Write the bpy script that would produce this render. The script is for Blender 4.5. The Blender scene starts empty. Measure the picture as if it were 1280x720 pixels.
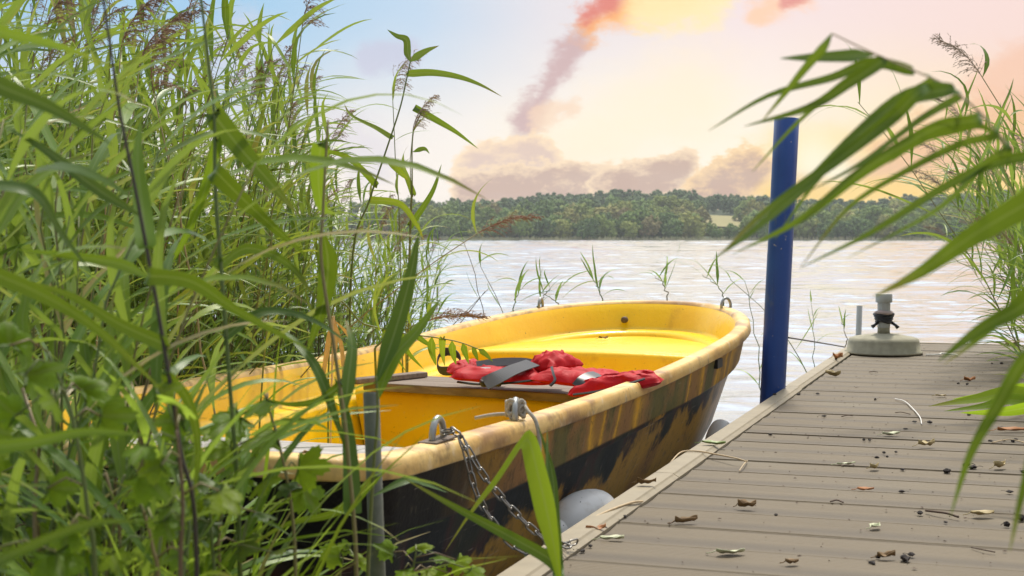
import bpy, bmesh, math, random
import numpy as np
from mathutils import Vector, Matrix, noise as mnoise
R = random.Random(7)
scene = bpy.context.scene
COL = scene.collection
# ------------------------------------------------------------------ camera
F = 1778.0; HZ = 298.0; CZ = 1.02
PITCH = math.atan((360 - HZ) / F)
cam = bpy.data.cameras.new('camera'); camo = bpy.data.objects.new('camera', cam); COL.objects.link(camo)
cam.lens = 36 * F / 1280; cam.sensor_width = 36
camo.location = (0, 0, CZ); camo.rotation_euler = (math.pi / 2 - PITCH, 0, 0)
cam.clip_start = .05; cam.clip_end = 6000
cam.dof.use_dof = True; cam.dof.focus_distance = 5.0; cam.dof.aperture_fstop = 9.0
scene.camera = camo
cp, sp = math.cos(PITCH), math.sin(PITCH)
def ray(x, y):
    a = (x - 640) / F; b = (360 - y) / F
    return Vector((a, cp + b * sp, -sp + b * cp))
def W(x, y, d):                     # photo pixel + depth (m) -> world
    return Vector((0, 0, CZ)) + ray(x, y) * d
def G(x, y, z):                     # photo pixel + height -> world
    r = ray(x, y); return Vector((0, 0, CZ)) + r * ((z - CZ) / r.z)
def px(P):
    X, Y, Z = P[0], P[1], P[2] - CZ
    d = Y * cp - Z * sp; u = Y * sp + Z * cp
    return 640 + F * X / d, 360 - F * u / d

# ------------------------------------------------------------------ objects
def tag(o, label=None, cat=None, group=None, kind=None):
    if label: o['label'] = label
    if cat: o['category'] = cat
    if group: o['group'] = group
    if kind: o['kind'] = kind
    return o
def thing(name, label, cat, loc=(0, 0, 0), rz=0, group=None):
    o = bpy.data.objects.new(name, None); COL.objects.link(o)
    o.empty_display_size = .1; o.location = loc; o.rotation_euler = (0, 0, rz)
    return tag(o, label, cat, group)
class MB:
    def __init__(s): s.v = []; s.f = []; s.uv = []; s.mi = []
    def add(s, vs, fs, uvs=None, mi=0):
        b = len(s.v); s.v += [tuple(p) for p in vs]
        for f in fs:
            s.f.append(tuple(i + b for i in f)); s.mi.append(mi)
            s.uv += [uvs[i] for i in f] if uvs else [(0.5, 0.5)] * len(f)
    def merge(s, o, M=None):
        b = len(s.v)
        s.v += [tuple(M @ Vector(p)) for p in o.v] if M else o.v
        s.f += [tuple(i + b for i in f) for f in o.f]; s.mi += o.mi; s.uv += o.uv
    def mesh(s, name, mats, smooth=True):
        me = bpy.data.meshes.new(name); me.from_pydata(s.v, [], s.f)
        for m in (mats if isinstance(mats, (list, tuple)) else [mats]): me.materials.append(m)
        u = me.uv_layers.new(name='UVMap'); u.data.foreach_set('uv', [c for p in s.uv for c in p])
        if any(s.mi): me.polygons.foreach_set('material_index', s.mi)
        me.polygons.foreach_set('use_smooth', [smooth] * len(s.f)); me.update()
        return me
    def build(s, name, mats, parent=None, smooth=True):
        o = bpy.data.objects.new(name, s.mesh(name, mats, smooth)); COL.objects.link(o)
        if parent: o.parent = parent
        return o
def recalc(o):
    bm = bmesh.new(); bm.from_mesh(o.data); bmesh.ops.recalc_face_normals(bm, faces=bm.faces); bm.to_mesh(o.data); bm.free()
    return o
def mod(o, kind, **k):
    m = o.modifiers.new(kind.lower(), kind)
    for a, b in k.items(): setattr(m, a, b)
    return m
def inst(o, parent=None, **k):
    c = o.copy(); COL.objects.link(c)
    if parent: c.parent = parent
    for a, b in k.items(): setattr(c, a, b)
    return c
def copy_tree(root):
    r = root.copy(); COL.objects.link(r)
    for ch in root.children: inst(ch, r)
    return r

def frames(pts):
    pts = [Vector(p) for p in pts]; T = []
    for i in range(len(pts)):
        a = pts[max(i - 1, 0)]; b = pts[min(i + 1, len(pts) - 1)]
        t = b - a; T.append(t.normalized() if t.length > 1e-9 else Vector((0, 0, 1)))
    up = Vector((0, 0, 1)) if abs(T[0].z) < .9 else Vector((1, 0, 0))
    n = T[0].cross(up).normalized(); out = []
    for t in T:
        n = (n - t * n.dot(t))
        n = n.normalized() if n.length > 1e-6 else t.orthogonal().normalized()
        out.append((t, n, t.cross(n)))
    return pts, out
def tube(mb, pts, rad, n=8, closed=False, cap=True, mi=0, flat=1.0):
    pts, fr = frames(pts); m = len(pts); vs = []; fs = []; uv = []
    for i, p in enumerate(pts):
        r = rad[i] if isinstance(rad, (list, tuple)) else rad
        for k in range(n):
            a = 2 * math.pi * k / n
            vs.append(p + fr[i][1] * (math.cos(a) * r) + fr[i][2] * (math.sin(a) * r * flat)); uv.append((k / n, i / m))
    for i in range(m if closed else m - 1):
        j = (i + 1) % m
        for k in range(n):
            l = (k + 1) % n; fs.append((i * n + k, i * n + l, j * n + l, j * n + k))
    if cap and not closed:
        fs.append(tuple(range(n))[::-1]); fs.append(tuple((m - 1) * n + k for k in range(n)))
    mb.add(vs, fs, uv, mi); return mb
def lathe(mb, prof, n=32, M=None, mi=0):
    vs = []; fs = []; m = len(prof)
    for r, z in prof:
        for k in range(n):
            a = 2 * math.pi * k / n; v = Vector((r * math.cos(a), r * math.sin(a), z)); vs.append(M @ v if M else v)
    for i in range(m - 1):
        for k in range(n):
            l = (k + 1) % n; fs.append((i * n + k, i * n + l, (i + 1) * n + l, (i + 1) * n + k))
    if prof[0][0] > 1e-4: fs.append(tuple(range(n))[::-1])
    if prof[-1][0] > 1e-4: fs.append(tuple((m - 1) * n + k for k in range(n)))
    mb.add(vs, fs, None, mi); return mb
def box(mb, lo, hi, M=None, mi=0):
    x0, y0, z0 = lo; x1, y1, z1 = hi
    vs = [Vector(p) for p in ((x0, y0, z0), (x1, y0, z0), (x1, y1, z0), (x0, y1, z0), (x0, y0, z1), (x1, y0, z1), (x1, y1, z1), (x0, y1, z1))]
    if M: vs = [M @ v for v in vs]
    mb.add(vs, [(3, 2, 1, 0), (4, 5, 6, 7), (0, 1, 5, 4), (1, 2, 6, 5), (2, 3, 7, 6), (3, 0, 4, 7)], None, mi); return mb
def spline(P, n):                     # catmull-rom through points
    P = [Vector(p) for p in P]; m = len(P) - 1; out = []
    for i in range(n):
        t = i / (n - 1) * m; k = min(int(t), m - 1); f = t - k
        p0 = P[k - 1] if k else P[0] * 2 - P[1]; p1 = P[k]; p2 = P[k + 1]; p3 = P[k + 2] if k + 2 <= m else P[m] * 2 - P[m - 1]
        out.append(.5 * ((2 * p1) + (p2 - p0) * f + (2 * p0 - 5 * p1 + 4 * p2 - p3) * f * f + (3 * p1 - p0 - 3 * p2 + p3) * f ** 3))
    return out

# ------------------------------------------------------------------ node helper
class NT:
    def __init__(s, tree): s.t = tree; s.n = tree.nodes; s.l = tree.links
    def add(s, typ, **k):
        n = s.n.new(typ)
        for a, b in k.items():
            if a.startswith('_'): continue
            setattr(n, a, b)
        return n
    def put(s, sock, v):
        if isinstance(v, bpy.types.NodeSocket): s.l.new(v, sock)
        elif isinstance(v, (tuple, list)) and len(v) == 3 and sock.type == 'RGBA': sock.default_value = (*v, 1)
        else: sock.default_value = v
    def m(s, op, a, b=None, c=None, clamp=False):
        n = s.add('ShaderNodeMath', operation=op, use_clamp=clamp); s.put(n.inputs[0], a)
        if b is not None: s.put(n.inputs[1], b)
        if c is not None: s.put(n.inputs[2], c)
        return n.outputs[0]
    def mix(s, f, a, b, mode='MIX'):
        n = s.add('ShaderNodeMix', data_type='RGBA', blend_type=mode, clamp_factor=True)
        s.put(n.inputs[0], f); s.put(n.inputs[6], a); s.put(n.inputs[7], b); return n.outputs[2]
    def ramp(s, v, stops, mode='LINEAR'):
        n = s.add('ShaderNodeValToRGB'); e = n.color_ramp.elements; n.color_ramp.interpolation = mode
        while len(e) < len(stops): e.new(.5)
        for k, (p, c) in enumerate(stops):
            e[k].position = p; e[k].color = (*c, 1) if isinstance(c, (tuple, list)) else (c, c, c, 1)
        s.put(n.inputs[0], v); return n.outputs[0]
    def ss(s, v, a, b):               # smoothstep
        n = s.add('ShaderNodeMapRange', interpolation_type='SMOOTHSTEP'); s.put(n.inputs[0], v)
        n.inputs[1].default_value = a; n.inputs[2].default_value = b; return n.outputs[0]
    def noise(s, vec=None, scale=5., detail=4., rough=.55, dist=0., out=0):
        n = s.add('ShaderNodeTexNoise'); n.inputs['Scale'].default_value = scale; n.inputs['Detail'].default_value = detail
        n.inputs['Roughness'].default_value = rough; n.inputs['Distortion'].default_value = dist
        if vec is not None: s.l.new(vec, n.inputs['Vector'])
        return n.outputs[out]
    def co(s, out='Object'): return s.add('ShaderNodeTexCoord').outputs[out]
    def map(s, vec, scale=(1, 1, 1), loc=(0, 0, 0), rot=(0, 0, 0)):
        n = s.add('ShaderNodeMapping'); s.l.new(vec, n.inputs[0]); n.inputs['Scale'].default_value = scale
        n.inputs['Location'].default_value = loc; n.inputs['Rotation'].default_value = rot; return n.outputs[0]
    def xyz(s, vec):
        n = s.add('ShaderNodeSeparateXYZ'); s.l.new(vec, n.inputs[0]); return n.outputs
    def comb(s, x, y, z):
        n = s.add('ShaderNodeCombineXYZ')
        for i, v in enumerate((x, y, z)): s.put(n.inputs[i], v)
        return n.outputs[0]
    def bump(s, h, strength=.3, dist=.01):
        n = s.add('ShaderNodeBump'); s.put(n.inputs['Height'], h); n.inputs['Strength'].default_value = strength; n.inputs['Distance'].default_value = dist
        return n.outputs[0]
def new_mat(name, **k):
    m = bpy.data.materials.new(name); m.use_nodes = True; t = NT(m.node_tree); t.n.clear()
    o = t.add('ShaderNodeOutputMaterial'); b = t.add('ShaderNodeBsdfPrincipled'); t.l.new(b.outputs[0], o.inputs[0])
    t.b = b; t.o = o
    for a, v in k.items(): t.put(b.inputs[a.replace('_', ' ')], v)
    return m, t
def simple(name, c, rough=.5, metal=0., var=.25, vs=30., bump=.1, bd=.002):
    m, t = new_mat(name, Roughness=rough, Metallic=metal)
    n = t.noise(t.co(), vs, 5)
    t.put(t.b.inputs['Base Color'], t.mix(n, tuple(x * (1 - var) for x in c), tuple(min(x * (1 + var), 1) for x in c)))
    if bump: t.put(t.b.inputs['Normal'], t.bump(n, bump, bd))
    return m

# ------------------------------------------------------------------ materials
def leaf_mat(name, c1, c2, c3, trans=.45, rough=.42, dry=.06):
    m, t = new_mat(name, Roughness=rough)
    g = t.add('ShaderNodeNewGeometry'); oi = t.add('ShaderNodeObjectInfo')
    isl = g.outputs['Random Per Island']
    r = t.m('FRACT', t.m('ADD', isl, oi.outputs['Random']))
    u, v, _ = t.xyz(t.co('UV'))
    base = t.ramp(r, [(0, c1), (.5, c2), (1, c3)])
    base = t.mix(t.m('MULTIPLY', t.ss(v, .75, 1.0), t.ss(r, .55, .9)), base, (.30, .20, .06))          # dry tips
    base = t.mix(t.m('GREATER_THAN', t.m('FRACT', t.m('MULTIPLY', r, 7.31)), 1 - dry), base, (.36, .28, .11))
    rib = t.m('LESS_THAN', t.m('ABSOLUTE', t.m('SUBTRACT', u, .5)), .06)
    vein = t.m('SINE', t.m('MULTIPLY', u, 60.))
    base = t.mix(t.m('MULTIPLY', rib, .35), base, (.30, .36, .14))
    base = t.mix(t.m('MULTIPLY_ADD', vein, .08, .08), base, (.03, .06, .012))
    base = t.mix(t.m('MULTIPLY', g.outputs['Backfacing'], .35), base, (.20, .25, .16))
    t.put(t.b.inputs['Base Color'], base)
    t.put(t.b.inputs['Normal'], t.bump(vein, .12, .001))
    t.b.inputs['Specular IOR Level'].default_value = .33
    tr = t.add('ShaderNodeBsdfTranslucent'); t.put(tr.inputs[0], t.mix(.55, base, (.42, .56, .03)))
    mx = t.add('ShaderNodeMixShader'); mx.inputs[0].default_value = trans
    t.l.new(t.b.outputs[0], mx.inputs[1]); t.l.new(tr.outputs[0], mx.inputs[2]); t.l.new(mx.outputs[0], t.o.inputs[0])
    return m
M = {}; BW = .2065; DWID = 1.24
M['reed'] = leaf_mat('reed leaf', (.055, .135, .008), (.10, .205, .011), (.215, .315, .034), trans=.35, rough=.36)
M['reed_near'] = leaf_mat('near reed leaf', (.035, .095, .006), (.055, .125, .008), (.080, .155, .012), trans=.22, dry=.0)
M['weed'] = leaf_mat('weed leaf', (.13, .26, .010), (.18, .32, .014), (.28, .40, .02), trans=.68, rough=.5, dry=.02)
M['shade_weed'] = leaf_mat('shaded undergrowth leaf', (.03, .07, .008), (.05, .10, .012), (.08, .14, .02), trans=.3, rough=.5, dry=.05)  # darker copy of the weed leaf, undergrowth shade put into its colour
def stem_mat():
    m, t = new_mat('reed stem', Roughness=.5)
    oi = t.add('ShaderNodeObjectInfo'); g = t.add('ShaderNodeNewGeometry')
    r = t.m('FRACT', t.m('ADD', g.outputs['Random Per Island'], oi.outputs['Random']))
    t.put(t.b.inputs['Base Color'], t.ramp(r, [(0, (.10, .15, .03)), (.5, (.16, .18, .05)), (.75, (.26, .20, .08)), (1, (.12, .075, .035))]))
    return m
M['stem'] = stem_mat()
M['dark_stem'] = simple('dark reed stem', (.045, .035, .022), .55)
M['plume'] = simple('reed plume', (.30, .19, .125), .8, var=.5, vs=60, bump=0)
M['plume_pale'] = simple('pale reed plume', (.38, .30, .22), .8, var=.4, vs=60, bump=0)
M['steel'] = simple('galvanised steel', (.36, .37, .36), .42, .75, .25, 60, .15, .001)
M['pipe'] = simple('weathered zinc pipe', (.14, .15, .115), .6, .3, .4, 45, .2, .001)
M['rust'] = simple('rusty plate', (.12, .085, .06), .65, .3, .5, 80, .4)
M['chain'] = simple('chain steel', (.25, .24, .22), .38, .85, .3, 120, .1, .0005)
M['rope'] = simple('grey rope', (.36, .33, .27), .85, 0, .4, 150, .6, .002)
M['black'] = simple('black plastic', (.012, .012, .013), .4)
M['webbing'] = simple('grey webbing', (.075, .078, .085), .8, 0, .2, 300, .5, .001)
M['white_tape'] = simple('white tape', (.7, .7, .68), .4)
M['white_cord'] = simple('white cord', (.75, .73, .68), .7)
M['dead_leaf'] = simple('dead leaf', (.20, .12, .045), .7, 0, .6, 40, .4)
M['tan_leaf'] = simple('tan leaf', (.42, .33, .15), .6, 0, .3, 40, .4)
M['pale_leaf'] = simple('pale fallen leaf', (.50, .52, .32), .5, 0, .25, 40, .4)
M['green_leaf'] = simple('green fallen leaf', (.20, .28, .07), .5, 0, .4, 40, .4)
M['orange_leaf'] = simple('orange fallen leaf', (.42, .17, .05), .6, 0, .4, 40, .4)
M['cone'] = simple('alder cone', (.018, .012, .009), .8, 0, .6, 150, .6)
M['twig'] = simple('twig', (.09, .055, .035), .8, 0, .5, 80, .4)
M['straw'] = simple('dry straw', (.50, .38, .22), .6, 0, .35, 60, .3)
M['trunk'] = simple('tree bark', (.07, .055, .04), .9)

def yellow_mat(name, col, dark, rough=.3, dirt=1.):
    m, t = new_mat(name, Roughness=rough)
    t.b.inputs['Specular IOR Level'].default_value = .38
    o = t.co(); n = t.noise(o, 3.2, 5); fine = t.noise(o, 55, 4); sp_ = t.noise(o, 26, 3, .6)
    c = t.mix(t.ss(n, .38, .7), col, dark)
    c = t.mix(t.m('MULTIPLY', t.ss(fine, .5, .8), .2), c, tuple(min(1, x * 1.1 + .02) for x in col))
    c = t.mix(t.m('MULTIPLY', t.ss(sp_, .70, .74), dirt), c, (.09, .05, .02))
    sc = t.noise(t.map(o, (1, 14, 14)), 4, 4); c = t.mix(t.m('MULTIPLY', t.ss(sc, .62, .8), .25 * dirt), c, (.75, .55, .22))
    gr = t.noise(o, 5.5, 6, .7); c = t.mix(t.m('MULTIPLY', t.ss(gr, .54, .74), .5 * dirt), c, (.58, .31, .015))
    c = t.mix(t.m('MULTIPLY', t.ss(t.noise(o, 85, 3, .7), .66, .72), .8 * dirt), c, (.14, .07, .02))
    t.put(t.b.inputs['Base Color'], c)
    t.put(t.b.inputs['Roughness'], t.m('MULTIPLY_ADD', n, .3, rough - .14))
    b = t.m('ADD', t.m('MULTIPLY', fine, .35), t.noise(o, 9, 2)); t.put(t.b.inputs['Normal'], t.bump(b, .22, .012))
    return m
M['liner'] = yellow_mat('yellow gelcoat liner', (.93, .60, .004), (.91, .53, .003), .30, 1.)
def rail_mat():
    m, t = new_mat('weathered yellow gunwale', Roughness=.5)
    o = t.co(); x, y, z = t.xyz(o)
    n = t.noise(t.map(o, (2.0, 1.6, 5)), 1.0, 3.5, .6); fine = t.noise(o, 60, 4); mid = t.noise(o, 14, 4)
    c = t.ramp(n, [(.26, (.14, .07, .03)), (.36, (.40, .22, .07)), (.43, (.66, .40, .11)), (.53, (.78, .54, .19)), (.60, (.40, .23, .09)), (.66, (.24, .14, .065)), (.75, (.40, .27, .13))])
    c = t.mix(t.m('MULTIPLY', t.ss(mid, .56, .72), .55), c, (.80, .66, .44)); c = t.mix(t.m('MULTIPLY', t.ss(t.noise(t.map(o, (1, 1, 1), (5, 2, 1)), 9, 5, .65), .50, .68), .7), c, (.26, .145, .06))
    c = t.mix(t.ss(fine, .70, .76), c, (.06, .04, .02))
    t.put(t.b.inputs['Base Color'], c); t.put(t.b.inputs['Normal'], t.bump(t.m('ADD', fine, mid), .25, .006))
    return m
M['rail'] = rail_mat()
def hull_mat():
    m, t = new_mat('camouflage painted hull', Roughness=.6); t.b.inputs['Specular IOR Level'].default_value = .22
    o = t.co(); x, y, z = t.xyz(o)
    jit = t.m('MULTIPLY', t.m('SUBTRACT', t.noise(o, 11, 5, .65), .5), .16)
    n = t.m('ADD', t.noise(t.map(o, (3.3, .3, 1.2), (4.3, 0, 0)), 1.0, 1, .5, 0), jit)
    n2 = t.m('ADD', t.noise(t.map(o, (2.8, .3, 2.6), (1.7, 3, 0)), 1.0, 1.5, .5, 0), jit)
    fine = t.noise(o, 90, 3, .7); mid = t.noise(t.map(o, (1, 1, .5)), 16, 4)
    Y = (.74, .40, .030); B = (.010, .008, .007); O = (.13, .12, .035); Mr = (.12, .035, .018); Br = (.32, .165, .055)
    band = t.ramp(n, [(.0, Mr), (.30, Br), (.38, (.36, .19, .04)), (.46, Y), (.51, (.38, .21, .045)), (.55, Br), (.61, O), (.69, (.20, .15, .04)), (.8, Br)])
    yl = t.ramp(n2, [(.0, (.30, .14, .02)), (.45, (.46, .235, .022)), (.6, (.40, .19, .02)), (.8, Mr)])
    top = t.ramp(n2, [(.0, B), (.47, B), (.53, (.055, .016, .010)), (.58, (.030, .028, .012)), (.66, B), (1, B)])
    low = t.mix(t.ss(t.m('ADD', t.m('SUBTRACT', z, t.m('MULTIPLY', t.ss(x, 1.3, 2.4), .10)), t.m('ADD', t.m('MULTIPLY', t.m('SUBTRACT', n2, .5), .45), t.m('MULTIPLY', jit, 1.5))), .20, .27), yl, top)
    bowl = t.mix(t.ss(mid, .35, .65), (.92, .68, .50), (.62, .48, .37))
    low = t.mix(t.ss(x, 3.35, 3.9), low, bowl)
    band = t.mix(t.ss(x, 4.2, 4.7), band, (.20, .155, .09))
    band = t.mix(t.m('SUBTRACT', 1, t.ss(x, .35, 1.0)), band, B)
    up = t.ss(z, .402, .412)
    c = t.mix(up, low, band)
    c = t.mix(t.m('MULTIPLY', t.ss(t.m('ADD', z, t.m('MULTIPLY', jit, .8)), .085, .05), .8), c, (.035, .045, .015))       # algae at the waterline
    scr = t.noise(t.map(o, (2, 2, 60), (0, 0, 0), (0, .12, 0)), 3, 4, .6); c = t.mix(t.m('MULTIPLY', t.ss(scr, .66, .72), .5), c, (.50, .42, .32))
    c = t.mix(t.m('MULTIPLY', t.m('MULTIPLY', t.ss(t.noise(o, 24, 5, .7), .50, .68), t.m('MULTIPLY_ADD', t.ss(x, 3.2, 3.9), -.75, 1.)), .5), c, (.035, .03, .016))
    c = t.mix(t.m('MULTIPLY', t.m('MULTIPLY', t.ss(fine, .62, .72), t.m('MULTIPLY_ADD', t.ss(x, 3.2, 3.9), -.6, 1.)), .8), c, (.012, .01, .008))
    c = t.mix(t.m('MULTIPLY', t.ss(mid, .62, .75), .35), c, (.30, .25, .16))
    t.put(t.b.inputs['Base Color'], c); t.put(t.b.inputs['Normal'], t.bump(t.m('ADD', fine, mid), .3, .006))
    return m
M['hull'] = hull_mat()
def wood(name, a, b, rough=.75):
    m, t = new_mat(name, Roughness=rough)
    o = t.co(); g = t.noise(t.map(o, (60, 2.2, 60)), 1.0, 5, .6, .6); k = t.noise(o, 6, 4)
    c = t.mix(t.ss(g, .3, .7), a, b); c = t.mix(t.m('MULTIPLY', k, .35), c, tuple(x * .55 for x in a))
    t.put(t.b.inputs['Base Color'], c); t.put(t.b.inputs['Normal'], t.bump(g, .5, .003)); return m
M['seat_wood'] = wood('weathered grey plank', (.16, .115, .085), (.30, .23, .175))
M['pale_wood'] = wood('silvered seat plank', (.30, .28, .26), (.52, .49, .46))
M['red_wood'] = wood('red brown slat', (.10, .035, .025), (.20, .075, .05), .6)
def red_mat():
    m, t = new_mat('red nylon', Roughness=.6); t.b.inputs['Specular IOR Level'].default_value = .2
    o = t.co(); n = t.noise(o, 11, 3, .5, 1.2); w = t.noise(o, 420, 1)
    t.put(t.b.inputs['Base Color'], t.mix(n, (.36, .003, .007), (.54, .008, .015)))
    t.put(t.b.inputs['Normal'], t.bump(t.m('ADD', n, t.m('MULTIPLY', w, .04)), .35, .02))
    return m
M['red'] = red_mat()
def deck_mat():
    m, t = new_mat('grooved composite decking', Roughness=.7)
    o = t.co(); x, y, z = t.xyz(o)
    rib = t.m('SINE', t.m('MULTIPLY', y, 2 * math.pi / .0103))
    n = t.noise(t.map(o, (1.2, 5, 1)), 2.2, 5, .6); f = t.noise(t.map(o, (8, 60, 1)), 5, 4); big = t.noise(o, .9, 4)
    g = t.add('ShaderNodeNewGeometry')
    c = t.mix(n, (.088, .061, .026), (.158, .115, .056))
    c = t.mix(t.m('MULTIPLY', g.outputs['Random Per Island'], .4), c, (.150, .115, .066))
    c = t.mix(t.m('MULTIPLY', t.ss(f, .45, .75), .4), c, (.14, .12, .085))
    c = t.mix(t.m('MULTIPLY', t.ss(big, .5, .72), .45), c, (.20, .175, .115))
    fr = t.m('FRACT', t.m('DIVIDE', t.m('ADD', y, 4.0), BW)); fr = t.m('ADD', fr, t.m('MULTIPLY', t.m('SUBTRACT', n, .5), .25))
    c = t.mix(t.m('MULTIPLY', t.ss(t.m('ABSOLUTE', t.m('SUBTRACT', fr, .30)), .34, .02), .8), c, (.068, .050, .028))     # concave shading of each board put into the colour as a dark band
    c = t.mix(t.m('MULTIPLY_ADD', rib, .14, .14), c, (.10, .085, .06))
    t.put(t.b.inputs['Base Color'], c)
    t.put(t.b.inputs['Normal'], t.bump(t.m('ADD', rib, t.m('MULTIPLY', f, 1.2)), .45, .0022)); return m
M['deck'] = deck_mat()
M['trim'] = simple('pale aluminium edge strip', (.27, .225, .145), .6, .0, .3, 14, .25)
M['float'] = simple('dark pontoon', (.03, .03, .028), .6)
def pole_mat():
    m, t = new_mat('blue painted pole', Roughness=.38)
    o = t.co(); x, y, z = t.xyz(o); n = t.noise(o, 10, 4); s_ = t.noise(o, 70, 2, .5); v = t.noise(t.map(o, (30, 30, 1.2)), 1, 3)
    c = t.mix(n, (.009, .046, .215), (.018, .080, .32))
    c = t.mix(t.m('MULTIPLY', t.ss(v, .5, .75), .4), c, (.008, .025, .10))
    c = t.mix(t.ss(s_, .73, .76), c, (.45, .42, .32))
    c = t.mix(t.ss(t.noise(t.map(o, (6, 6, 2)), 3, 5, .65), .58, .72), c, (.05, .09, .20)); c = t.mix(t.m('SUBTRACT', 1, t.ss(t.m('ADD', z, t.m('MULTIPLY', n, .25)), .95, 1.25)), c, (.008, .014, .03))
    t.put(t.b.inputs['Base Color'], c); t.put(t.b.inputs['Normal'], t.bump(v, .15, .004)); return m
M['pole'] = pole_mat()
M['concrete'] = simple('mossy concrete', (.33, .31, .225), .9, 0, .35, 26, .5, .004)
M['tube_grey'] = simple('grey plastic tube', (.42, .42, .39), .5, .1, .2, 30, .1)
def fender_mat():
    m, t = new_mat('dirty white fender vinyl', Roughness=.35)
    o = t.co(); n = t.noise(o, 14, 5, .6); f = t.noise(o, 60, 3)
    c = t.mix(t.ss(n, .5, .75), (.86, .86, .83), (.60, .56, .48)); c = t.mix(t.ss(f, .72, .75), c, (.1, .08, .06))
    t.put(t.b.inputs['Base Color'], c); return m
M['fender'] = fender_mat()

# ------------------------------------------------------------------ world sky
SUN_EL, SUN_AZ = math.radians(60), math.radians(14)     # azimuth from +Y towards +X
def world():
    w = bpy.data.worlds.new('World'); scene.world = w; w.use_nodes = True
    t = NT(w.node_tree); t.n.clear(); out = t.add('ShaderNodeOutputWorld')
    sky = t.add('ShaderNodeTexSky', sky_type='NISHITA', sun_disc=False); sky.sun_elevation = SUN_EL; sky.sun_rotation = SUN_AZ
    d = t.co('Generated'); x, y, z = t.xyz(d)
    az = t.m('MULTIPLY', t.m('ARCTAN2', x, y), F)                    # in photo pixels from the view axis
    el = t.m('MULTIPLY', t.m('ARCSINE', z), F)
    def lin(c): return tuple(((v / 255) / 12.92 if v / 255 <= .04045 else ((v / 255 + .055) / 1.055) ** 2.4) for v in c)
    # clear sky: blue to the left and above, cream low down, rosy to the right
    top = t.ramp(t.m('MULTIPLY_ADD', az, 1 / 1600, .5), [(.0, lin((150, 192, 224))), (.30, lin((160, 200, 229))), (.43, lin((190, 211, 231))), (.53, lin((226, 221, 225))), (.68, lin((240, 222, 221))), (.9, lin((242, 214, 206)))])
    low = t.ramp(t.m('MULTIPLY_ADD', az, 1 / 1600, .5), [(.0, lin((224, 218, 224))), (.30, lin((244, 233, 226))), (.5, lin((254, 244, 230))), (.70, lin((255, 245, 222))), (.80, lin((255, 234, 180))), (.92, lin((252, 214, 165)))])
    wob = t.m('MULTIPLY', t.m('SUBTRACT', t.noise(t.map(d, (1, 1, 2)), 4, 4), .5), 160.)
    base = t.mix(t.ss(t.m('ADD', el, wob), 60., 300.), low, top)
    # cloud field
    cv = t.comb(t.m('MULTIPLY', az, 1 / 150), t.m('MULTIPLY', el, 1 / 85), 0.)
    cn = t.noise(cv, 1.0, 8, .55, .25); fn = t.noise(cv, 3.6, 10, .70, .15)
    nn = t.m('SUBTRACT', t.m('ADD', t.m('MULTIPLY', cn, .55), t.m('MULTIPLY', fn, .45)), .5)
    def blob(ax, ay, bx, by, r, amp=1.6):                            # soft capsule around a segment, ragged by noise
        ax -= 640; bx -= 640; ay = HZ - ay; by = HZ - by; L2 = (bx - ax) ** 2 + (by - ay) ** 2 + 1e-6
        px_ = t.m('SUBTRACT', az, ax); py_ = t.m('SUBTRACT', el, ay)
        h = t.m('DIVIDE', t.m('ADD', t.m('MULTIPLY', px_, bx - ax), t.m('MULTIPLY', py_, by - ay)), L2, clamp=True)
        qx = t.m('SUBTRACT', px_, t.m('MULTIPLY', h, bx - ax)); qy = t.m('SUBTRACT', py_, t.m('MULTIPLY', h, by - ay))
        dist = t.m('SQRT', t.m('ADD', t.m('MULTIPLY', qx, qx), t.m('MULTIPLY', qy, qy)))
        return t.m('ADD', t.m('SUBTRACT', 1., t.m('DIVIDE', dist, r)), t.m('MULTIPLY', nn, amp * 2))
    def over(c, fac, col, k=1.): return t.mix(t.m('MULTIPLY', fac, k), c, col)
    c = base
    # bright glow low in the right half and its yellow rims
    glow = t.ss(blob(990, 232, 1300, 226, 95, .5), 0, .8); c = over(c, glow, lin((255, 214, 108)), .92)
    glow = t.ss(blob(1010, 205, 1075, 240, 60, .3), 0, 1.); c = over(c, glow, lin((255, 250, 225)), .8)
    glow = t.ss(blob(690, 200, 860, 130, 110, .8), 0, 1.); c = over(c, glow, lin((255, 236, 200)), .6)
    # long rising cloud: grey mauve below, salmon to yellow at its head
    b1 = t.ss(blob(655, 155, 738, 32, 27, 2.3), .0, .9); c = over(c, b1, lin((202, 170, 170)), .92)
    b2 = t.ss(blob(740, 34, 880, -22, 36, 2.4), .0, 1.); c = over(c, b2, lin((253, 182, 104)), .95)
    b3 = t.ss(blob(733, 24, 762, 8, 24, 2.2), .0, .9); c = over(c, b3, lin((222, 128, 116)), .95)
    b4 = t.ss(blob(800, 22, 890, 6, 34, 2.4), .0, 1.); c = over(c, b4, lin((255, 232, 176)), .9)
    b5 = t.ss(blob(680, 145, 712, 133, 24, 2.2), .0, .6); c = over(c, b5, lin((244, 212, 182)), .75)
    b6 = t.ss(blob(945, 22, 1005, 5, 26), .0, .7); c = over(c, b6, lin((252, 205, 170)), .9)
    b7 = t.ss(blob(975, 14, 1015, 2, 18), .1, .7); c = over(c, b7, lin((222, 140, 135)), .85)
    # heap clouds along the hills
    tex = t.noise(t.comb(t.m('MULTIPLY_ADD', az, 1 / 150, 3.07), t.m('MULTIPLY_ADD', el, 1 / 85, -.06), 0.), 3.8, 9, .66, .1)
    def heap(c, D, core, edge, k=.95):
        col = t.mix(t.ss(D, .0, .55), edge, core); col = t.mix(t.m('MULTIPLY', t.ss(tex, .47, .66), .55), col, edge)
        return over(c, t.ss(D, -.05, .16), col, k)
    E1 = lin((255, 226, 186)); C1 = lin((198, 166, 148))
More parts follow.
